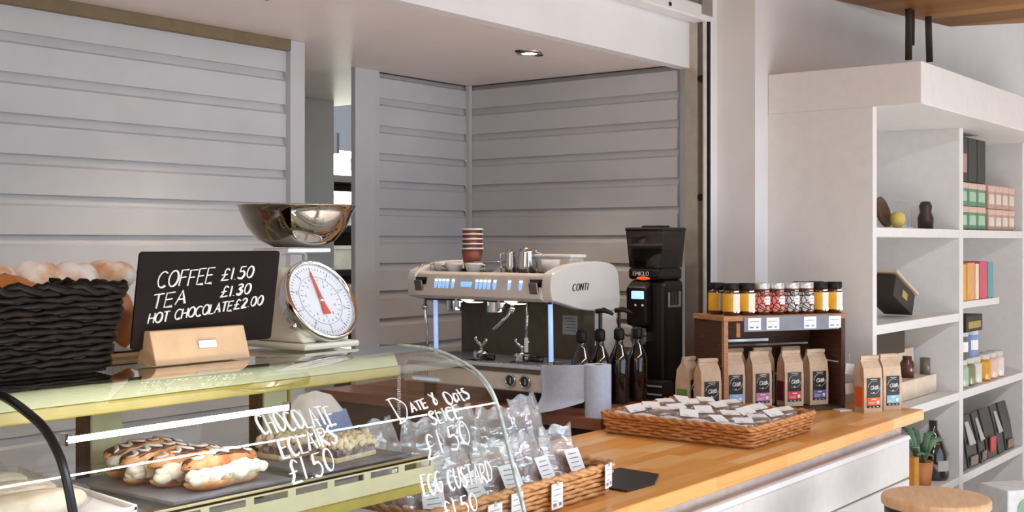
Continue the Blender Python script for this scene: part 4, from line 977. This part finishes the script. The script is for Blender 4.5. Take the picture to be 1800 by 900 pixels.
coffee_bag(.425, .075, .0135, 'kraft coffee bag with navy band inside the crate, by its right post', nv)
for k, (a, lab) in enumerate(((.13, 'kraft coffee bag in the crate back row, between pale blue and pink bands'), (.25, 'kraft coffee bag in the crate back row, left of the red band'), (.372, 'kraft coffee bag in the crate back row, between red and navy bands'))): coffee_bag(a, .152, .0135, lab, None, h=.205)
def coffee_at(x, y, *a, **k):
    q = CM.inverted() @ V((x, y, .9)); return coffee_bag(q.x, q.y, 0, *a, **k)
coffee_at(4.115, 1.585, 'kraft coffee bag with orange band standing right of the crate', og, sidecol=og)
coffee_at(4.222, 1.555, 'kraft coffee bag with light blue band at the counter end', cy_)
for k, (z, a, lab) in enumerate(((.125, 8, 'upper white tag hanging on the crate right post'), (.055, -5, 'lower white tag hanging on the crate right post'))):
    p = CM @ V((CW+.012, -.012, z)); t = thing('price_tag', lab, 'tag', (p.x, p.y, .90+z), cyaw, 'white tags on the crate post')
    MB().obox((0, 0, .020), (.036, .0012, .038), Mx.Rotation(R(a), 3, 'Y')).build('tag', paper, t)
    MB().tube([(0, .001, .038), (.002, .004, .075)], .0008, 5).build('string', paper, t)
o = MB().box(0, .05, 0, .045, 0, .004).build('paper_slip', paper); p = CM @ V((.44, -.055, 0)); o.location = (p.x, p.y, .901); o.rotation_euler = (0, 0, cyaw); tag(o, 'small white slip lying on the counter before the crate', 'paper')
# jars
glassd = mat('spread_brown', '4b2a18', .15, var=.15, coat=1)
yel = mat('label_yellow', 'e3a81c', .45, var=.06); crm = two('label_cream', [(.52, 'efe6d2'), (.66, 'efe6d2'), (.72, '7c4a25')], 34, .5, 0)
redc = cracks('label_red', 'ee8478', '2a1512'); grc = cracks('label_grey', 'cfc9c6', '241c1a')
silver = mat('lid_silver', 'dcdbd9', .25, .5)
def jar(along, depth, kind, lab):
    p = CM @ V((along, depth, CH)); t = thing('spread_jar', lab, 'jar', (p.x, p.y, .90+CH), cyaw, 'jars on the crate top')
    MB().lathe([(0, 0), (.027, 0), (.0295, .004), (.0295, .080), (.026, .090), (.0, .091)], 28).build('jar', glassd, t, smooth=True)
    lid = black if kind == 'y' else silver
    MB().lathe([(0, .112), (.0275, .112), (.029, .110), (.029, .092), (.027, .090), (.0, .090)], 28).build('lid', lid, t, smooth=True, bevel=.001)
    def patch(a0, a1, z0, z1, r, m, name): return MB().lathe([(r-.001, z0), (r, z0), (r, z1), (r-.001, z1)], 16, a0=R(a0), a1=R(a1)).build(name, m, t, smooth=False)
    if kind == 'y':
        patch(130, 410, .014, .076, .0304, yel, 'label'); patch(252, 345, .014, .076, .0308, crm, 'label_panel')
        patch(262, 330, .064, .074, .0311, mat('label_pale', 'f4efdf', .5), 'title_strip')
        MB().lathe([(0, .0), (.008, .0), (.009, -.001)], 16, (.0308*cos(R(290)), .0308*sin(R(290)), .017), Mx.Rotation(R(90), 3, 'X')).build('seal', paper, t)
        patch(258, 300, .081, .086, .0300, paper, 'neck_print')
    else:
        patch(130, 410, .010, .078, .0304, redc if kind == 'r' else grc, 'label')
        for z0, z1, a, b in ((.056, .064, 262, 318), (.046, .054, 255, 322), (.036, .044, 262, 318)): patch(a, b, z0, z1, .0309, paper, 'title_strip')
        patch(262, 300, .081, .086, .0300, mat('neck_pink', 'e9b0a6', .5), 'neck_print')
J = [(.055, 'y', 'peanut jar with yellow label and black lid, leftmost in the front row'), (.117, 'y', 'jar with yellow and cream label beside the first red jar'), (.179, 'r', 'jar with cracked red label beside the yellow jars'), (.240, 'r', 'jar with cracked red label beside the grey jars'), (.302, 'g', 'jar with cracked grey label beside the red jars'), (.3635, 'g', 'jar with cracked grey label, nearer the right end'), (.425, 'y', 'yellow label jar right after the grey ones'), (.4865, 'y', 'yellow label jar at the right end of the crate top')]
for a, k, l in J: jar(a+.0, .045 if a < .47 else .046, k, l)
jar(.045, .125, 'y', 'yellow label jar behind the leftmost, near the crate back edge'); jar(.40, .125, 'y', 'black lidded jar in the back row behind the grey jars'); jar(.465, .125, 'y', 'black lidded jar in the back row at the right end')
# ------------------------------------------------------------------ shelving
Xs, Yf, Yb = 4.30, 1.64, 2.0595
su = thing('shelf_unit', 'large white open shelf unit with a deep cornice', 'shelving', (0, 0, 0))
sp_ = mat('shelf_paint', 'e3dfdb', .45, var=.015)
MB().box(Xs, Xs+.04, Yf, Yb, 0, 2.0).build('side_panel', sp_, su)
for x in (5.315, 6.325, 7.335): MB().box(x, x+.055, Yf, Yb-.02, 0, 2.0).build('upright', sp_, su)
MB().box(Xs+.03, 7.39, Yb-.02, Yb-.003, 0, 2.0).build('back_panel', sp_, su)
MB().box(Xs, 7.5, 1.46, Yb, 2.0, 2.155).build('cornice', sp_, su, bevel=.003)
for z in (1.52, 1.155, .81, .44, .08):
    for x0, x1 in ((Xs+.04, 5.315), (5.37, 6.325), (6.38, 7.335)):
        if z == 1.155 and x0 != Xs+.04: continue
        MB().box(x0, x1, Yf, Yb-.02, z, z+.036).build('shelf', sp_, su, bevel=.002)
# stock on the shelves
def put(o, loc, lab, cat, grp=None, rz=0): o.location = loc; o.rotation_euler = (0, 0, rz); return tag(o, lab, cat, grp)
def pack(name, w_, d_, h_, base, panel, loc, lab, cat, grp=None, rz=0, top=None):
    t = thing(name, lab, cat, loc, rz, grp)
    MB().box(-w_/2, w_/2, -d_/2, d_/2, 0, h_).build('box', base, t, bevel=.004)
    if panel: MB().box(-w_*.38, w_*.38, -d_/2-.001, -d_/2, h_*.2, h_*.62).build('label', panel, t)
    if top: MB().box(-w_/2-.001, w_/2+.001, -d_/2-.001, d_/2+.001, h_*.74, h_*1.002).build('top_band', top, t, bevel=.003)
    return t
z1, z2, z3, z4 = 1.5575, 1.1925, .8475, .4775
t = thing('wall_ornament', 'round brown wooden bowl propped with a yellow gourd on top left shelf', 'ornament', (4.74, 1.74, z1))
MB().lathe([(0, -.012), (.045, -.010), (.062, 0), (.064, .012), (.058, .012), (.045, .0), (0, -.004)], 24, (0, .03, .064), Mx.Rotation(R(75), 3, 'X')).build('bowl', mat('brown_bowl', '5b3d22', .5), t, smooth=True)
MB().ell((.012, -.03, .034), (.036, .030, .034), 16, 10).build('gourd', mat('gourd_yellow', 'd8c060', .5), t, smooth=True)
t = thing('bell_jar', 'small clear bell jar with pink inside on the top left shelf', 'jar', (5.02, 1.80, z1))
MB().lathe([(.05, 0), (.05, .08), (.03, .11), (0, .118)], 24).build('dome', glass('clear_glass', (.9, .92, .92), 2.0, haze=.15), t, smooth=True)
MB().lathe([(0, 0), (.055, 0), (.055, .008), (0, .008)], 24).build('stand', mat('pale_pink', 'e3cfcb', .5), t)
MB().ell((0, 0, .035), (.03, .03, .027), 14, 8).build('sweet', mat('pale_pink2', 'd9b8b4', .5), t, smooth=True)
o = MB().lathe([(0, 0), (.032, 0), (.034, .05), (.024, .075), (.028, .10), (.02, .12), (0, .122)], 20).build('cocoa_tin', mat('dark_cocoa', '402820', .4), smooth=True); put(o, (5.235, 1.76, z1), 'dark brown waisted tin at the right of the top left shelf', 'tin')
t = thing('gift_box', 'open dark box leaning with a tan lid on the middle left shelf', 'box', (4.86, 1.78, z2), 0)
MB().obox((0, 0, .090), (.24, .12, .09), Mx.Rotation(R(22), 3, 'Y')).build('box', mat('box_dark', '2b2218', .6), t, bevel=.003)
MB().obox((.030, 0, .142), (.28, .13, .014), Mx.Rotation(R(22), 3, 'Y')).build('lid', mat('box_tan', 'cdb59c', .6), t, bevel=.003)
MB().obox((.0, -.0615, .09), (.06, .002, .03), Mx.Rotation(R(22), 3, 'Y')).build('label', mat('label_gold', 'a89040', .5), t)
t = thing('tiered_stand', 'cream tiered stand with a dark tray on the lower left shelf', 'stand', (4.98, 1.82, z3))
crd = mat('cream_card', 'dccbb4', .6)
MB().box(-.50, .28, -.10, .16, 0, .08).build('lower_tier', crd, t, bevel=.003); MB().box(-.50, .28, .0, .16, .08, .19).build('upper_tier', crd, t, bevel=.003)
MB().box(-.40, .0, -.06, .10, .19, .29).build('tray', mat('tray_dark', '3a2c1c', .6), t, bevel=.004)
o = MB().lathe([(0, 0), (.028, 0), (.03, .06), (.02, .075), (.02, .09), (0, .09)], 18).build('preserve_jar', mat('preserve', '5a3326', .2), smooth=True); put(o, (5.02, 1.765, z3+.081), 'small dark preserve jar on the cream tiered stand', 'jar')
o = MB().lathe([(0, 0), (.022, 0), (.022, .07), (.0, .072)], 18).build('spice_tin', mat('spice_grey', '6b6656', .4), smooth=True); put(o, (5.20, 1.75, z3+.081), 'slim grey spice tin at the right of the tiered stand', 'tin')
o = MB().lathe([(0, 0), (.025, 0), (.027, .05), (.018, .06), (0, .062)], 18).build('chutney_jar', mat('chutney', 'b06a2c', .3), smooth=True); put(o, (5.13, 1.85, z3+.191), 'small amber chutney jar on the upper tier of the stand', 'jar')
# lower left compartment
t = thing('potted_plant', 'small potted succulent with green leaves below the counter end', 'plant', (5.04, 1.715, z4))
MB().lathe([(0, 0), (.04, 0), (.052, .10), (.048, .10), (0, .07)], 20).build('pot', mat('terracotta', 'c07a44', .6), t, smooth=True)
m_ = MB()
for k in range(22):
    a = k*2.4; l = .05+.03*(k % 3)/2; m_.tube([(0, 0, .07), (l*.6*cos(a), l*.6*sin(a), .14+.025*(k % 4)), (l*1.2*cos(a), l*1.2*sin(a), .135+.032*(k % 4))], [.005, .015, .003], 6, flat=.4)
m_.build('foliage', two('succulent', [(.3, '4f6b4a'), (.7, '8fae8c')], 20, .5, .2), t, smooth=True)
pack('tea_box', .05, .05, .13, mat('amber_box', 'd08a2c', .5), None, (4.94, 1.72, z4), 'amber box on the low shelf left of the dark bottle', 'box')
pack('tea_box', .06, .05, .19, mat('pink_box', 'd7a58f', .5), mat('label_rose', 'f0ded4', .5), (5.06, 1.85, z4), 'pale pink box on the low shelf behind the plant', 'box')
bt = thing('wine_bottle', 'dark squat bottle with a pale label on the low shelf', 'bottle', (5.245, 1.90, z4)); 
MB().lathe([(0, 0), (.062, 0), (.066, .01), (.066, .11), (.03, .19), (.018, .21), (.018, .25), (0, .25)], 28).build('bottle', mat('bottle_black', '1f1813', .1, coat=1), bt, smooth=True)
MB().lathe([(.0665, .04), (.067, .04), (.067, .085), (.0665, .085)], 12, a0=R(215), a1=R(270)).build('label', mat('label_bone', 'bcb8ac', .6), bt)
bt.location = (5.215, 1.72, z4)
# right bays: top shelf packets in rows
grn = mat('pack_green', '5f8a6c', .5); pnk = mat('pack_pink', 'd9b3a4', .5); dkg = mat('pack_dark', '2f3226', .5); tan = mat('pack_tan', 'b89a84', .5)
row = ['lower', 'middle', 'upper']
for r_ in range(2):
    for k in range(3):
        pack('tea_packet', .125, .10, .105, grn, mat('pack_pale', 'a8c4ac', .5), (5.445+k*.135, 1.712, z1+r_*.107), f'green and pink packet, {row[r_]} row, {["left","middle","right"][k]} of its three, upright bay', 'packet', 'green packets on the top right shelf', top=pnk)
for k in range(3):
    pack('tea_packet', .125, .10, .20, dkg, mat('pack_rose', 'b58a80', .5) if k == 0 else None, (5.445+k*.135, 1.712, z1+.216), f'tall dark packet stacked over the green ones, {["left with pink spot","in the middle","right hand one"][k]}', 'packet', 'dark packets on the top right shelf')
for r_ in range(2):
    for k in range(4):
        pack('biscuit_packet', .104, .10, .10 if r_ == 0 else .11, tan, mat('pack_cream', 'dccfc2', .5), (5.875+k*.113, 1.712, z1+r_*.102), f'tan and pink packet, {row[r_]} row, {["first","second","third","fourth"][k]} from the green packets', 'packet', 'tan packets on the top right shelf', top=pnk)
# books on a bracket shelf
sb = thing('bracket_shelf', 'short white inner shelf carrying coloured books', 'shelf', (5.372, 1.66, 1.205)); MB().box(0, .62, 0, .37, 0, .03).build('board', sp_, sb); MB().box(0, .62, .35, .37, -.355, 0).build('support', sp_, sb)
bx = 5.40
for wdt, hh, cc, lab in ((.11, .165, 'e2a52a', 'mustard yellow book, first on the short inner shelf'), (.11, .17, 'e0a464', 'orange book beside the mustard one'), (.05, .165, 'e8dfc4', 'cream book between the orange and the pink'), (.12, .175, 'd2566c', 'raspberry pink book on the short inner shelf'), (.08, .17, '5ea3a6', 'teal book at the end of the short inner shelf')):
    t = thing('book', lab, 'book', (bx+wdt/2, 1.738, 1.236), 0, 'books on the short inner shelf'); cvr = mat('cover_'+cc, cc, .5)
    MB().box(-wdt/2+.002, wdt/2-.002, -.07, -.066, 0, hh).box(-wdt/2, -wdt/2+.003, -.07, .07, 0, hh).box(wdt/2-.003, wdt/2, -.07, .07, 0, hh).build('cover', cvr, t)
    MB().box(-wdt/2+.003, wdt/2-.003, -.066, .066, .003, hh-.004).build('pages', paper, t); bx += wdt+.012
o = MB().box(0, .035, 0, .20, 0, .33).build('brown_board', two('board_brown', [(.3, '6b4a2a'), (.7, '8f6a40')], 10, .6, .2), bevel=.003); put(o, (5.378, 1.652, z3), 'upright brown wooden board against the shelf upright', 'board')
pack('dark_carton', .24, .12, .075, mat('carton_dark', '3a2c1e', .6), mat('label_gold', 'a89040', .5), (5.62, 1.725, z3+.245), 'low dark carton stacked on the tins under the books', 'carton')
for k, (x, cc, lab) in enumerate(((5.55, '5a5c58', 'grey green tin under the dark carton'), (5.70, '7d93b8', 'blue and white tin under the dark carton'))):
    t = thing('tea_tin', lab, 'tin', (x, 1.72, z3+.125), 0, 'tins under the dark carton'); MB().lathe([(0, 0), (.045, 0), (.045, .10), (.0, .10)], 24).build('tin', mat('tin_'+cc, cc, .35), t, smooth=False); MB().lathe([(0, .12), (.046, .12), (.046, .10), (0, .10)], 24).build('lid', mat('tin_lid', 'd5d7da', .3), t); MB().lathe([(.0452, .03), (.0456, .03), (.0456, .075), (.0452, .075)], 10, a0=R(215), a1=R(300)).build('label', paper, t)
for k, (x, cc, lab) in enumerate(((5.50, 'a9bfa4', 'pale green jar in the row on the middle right shelf'), (5.60, '83845c', 'olive green jar in the row on the middle right shelf'), (5.70, 'd9d2c6', 'cream jar in the row on the middle right shelf'), (5.84, 'dc9c26', 'amber yellow jar in the row on the middle right shelf'), (5.95, 'dfc0ac', 'peach jar next to the amber one'), (6.06, 'e2d6cc', 'whitish jar at the end of the row, middle right shelf'))):
    t = thing('honey_jar', lab, 'jar', (x, 1.70, z3), 0, 'jars on the middle right shelf'); MB().lathe([(0, 0), (.040, 0), (.043, .008), (.043, .085), (.034, .10), (0, .10)], 24).build('jar', mat('jar_'+cc, cc, .25), t, smooth=True); MB().lathe([(0, .124), (.036, .124), (.037, .122), (.037, .10), (0, .10)], 24).build('lid', mat('jar_lid', 'cfc8bd', .4), t)
dk_ = mat('coffee_dark', '3a3734', .4); lt_ = mat('coffee_pale', 'b9b6b3', .4); rdp = mat('pack_red', 'c04a40', .5)
for k in range(6):
    t = thing('pouch', ['black upright pouch against the shelf upright, low right shelf', 'grey and white pouch, second on the low right shelf', 'grey and white pouch, third on the low right shelf', 'pouch with a red panel on the low right shelf', 'dark grey pouch after the red panelled one', 'dark grey pouch at the end of the low right shelf'][k], 'pouch', (5.45+k*.148, 1.71, z4), R([4, -3, 5, -4, 3, -2][k]), 'pouches on the low right shelf')
    MB().add([(-.06, -.05, 0), (.06, -.05, 0), (.06, .05, 0), (-.06, .05, 0), (-.062, -.03, .13), (.062, -.03, .13), (.062, .03, .13), (-.062, .03, .13), (-.062, -.004, .23), (.062, -.004, .23), (.062, .004, .23), (-.062, .004, .23)], [(3, 2, 1, 0)]+[(a, (a+1) % 4, 4+(a+1) % 4, 4+a) for a in range(4)]+[(4+a, 4+(a+1) % 4, 8+(a+1) % 4, 8+a) for a in range(4)]+[(8, 9, 10, 11)]).build('pouch', dk_, t, bevel=.003)
    if k in (1, 2, 4): MB().prism([(-.04, -.043, .10), (.04, -.043, .10), (.02, -.012, .20), (-.02, -.012, .20)], (0, -.003, 0)).build('label', lt_, t)
    if k == 3: MB().box(-.035, .035, -.053, -.047, .03, .10).build('label', rdp, t)
    if k in (1, 2, 5): MB().box(-.045, .045, -.054, -.049, .01, .05).build('lower_label', mat('pack_brown', '8d7466', .5), t)
wbg = thing('carrier_bag', 'white paper bag with a green and pink print on the floor', 'bag', (5.20, 1.33, .0), R(-38)); wbm = mat('bag_white', 'e9e7e4', .6)
MB().prism([(-.16, -.09, 0), (.16, -.09, 0), (.16, .09, 0), (-.16, .09, 0)], (0, 0, .50)).build('bag', wbm, wbg, bevel=.006)
MB().ell((-.06, -.092, .42), (.055, .003, .05), 20, 10).build('green_print', mat('print_green', '8fbf9c', .6), wbg); MB().ell((.09, -.092, .44), (.035, .003, .04), 20, 10).build('pink_print', mat('print_pink', 'd98f84', .6), wbg)
for s_ in (-1, 1): MB().tube([(-.06, .07*s_, .50), (-.05, .05*s_, .40), (.05, .05*s_, .40), (.06, .07*s_, .50)], .004, 6).build('handle', wbm, wbg, smooth=True)
# straps from the ceiling edge
for k, (x, y, z0, lab) in enumerate(((5.336, 1.87, 2.32, 'dark strap hanging from the board ceiling, left of three'), (5.372, 1.865, 2.39, 'short dark strap hanging in the middle of three'), (5.57, 1.86, 2.34, 'dark curved strap hanging from the board ceiling, right of three'))):
    o = MB().tube([(x, y, 2.553), (x+.004, y, 2.5), (x+(.0 if k < 2 else .02), y, z0)], .016 if k != 1 else .01, 8, flat=.4).build('hanging_strap', mat('strap_brown', '4a4038', .6), smooth=True); tag(o, lab, 'strap')
# ------------------------------------------------------------------ stools
seatw = two('stool_seat_wood', [(.3, 'c99a6c'), (.7, 'd8ae82')], 6, .4, .1, (2, 14, 2))
def stool(loc, lab):
    t = thing('stool', lab, 'stool', loc, R(20), 'wooden topped stools at the counter')
    MB().lathe([(0, .70), (.155, .70), (.163, .697), (.166, .69), (.166, .672), (.160, .668), (0, .668)], 48).build('seat', seatw, t, smooth=False, bevel=.002)
    MB().lathe([(.150, .667), (.156, .667), (.156, .640), (.150, .640)], 40).build('seat_ring', black, t, smooth=True)
    for k in range(4):
        a = R(45+90*k); MB().tube([(.150*cos(a), .150*sin(a), .655), (.19*cos(a), .19*sin(a), 0)], .011, 8).build('leg', black, t, smooth=True)
    MB().tube([(.178*cos(2*pi*k/32), .178*sin(2*pi*k/32), .20) for k in range(32)], .008, 8, closed=True).build('footrest', black, t, smooth=True)
    return t
s0 = stool((3.80, 1.245, 0), 'wooden topped stool with black metal legs nearest the shelving')
copy_thing(s0, (3.285, 1.29, 0), R(0), 'wooden topped stool mostly cut off by the bottom edge')
# bundle behind the case
bn = thing('waste_bin', 'grey bin with a white and blue liner behind the display case', 'bin', (2.53, 2.72, 0))
MB().lathe([(0, 0), (.12, 0), (.135, .86), (.13, .86), (0, .84)], 28).build('bin', mat('bin_grey', 'a9abb0', .4), bn, smooth=True)
MB().lathe([(.138, .80), (.142, .86), (.125, .90), (.09, .98), (.05, 1.03), (.0, 1.045)], 24).build('liner', mat('liner_white', 'e3e6ea', .5), bn, smooth=True)
MB().lathe([(.140, .79), (.145, .87), (.12, .92), (.095, .985), (.085, .985), (.11, .91), (.137, .86)], 14, a0=R(235), a1=R(330)).build('liner_fold', mat('liner_blue', '7f9bd0', .5), bn, smooth=True)
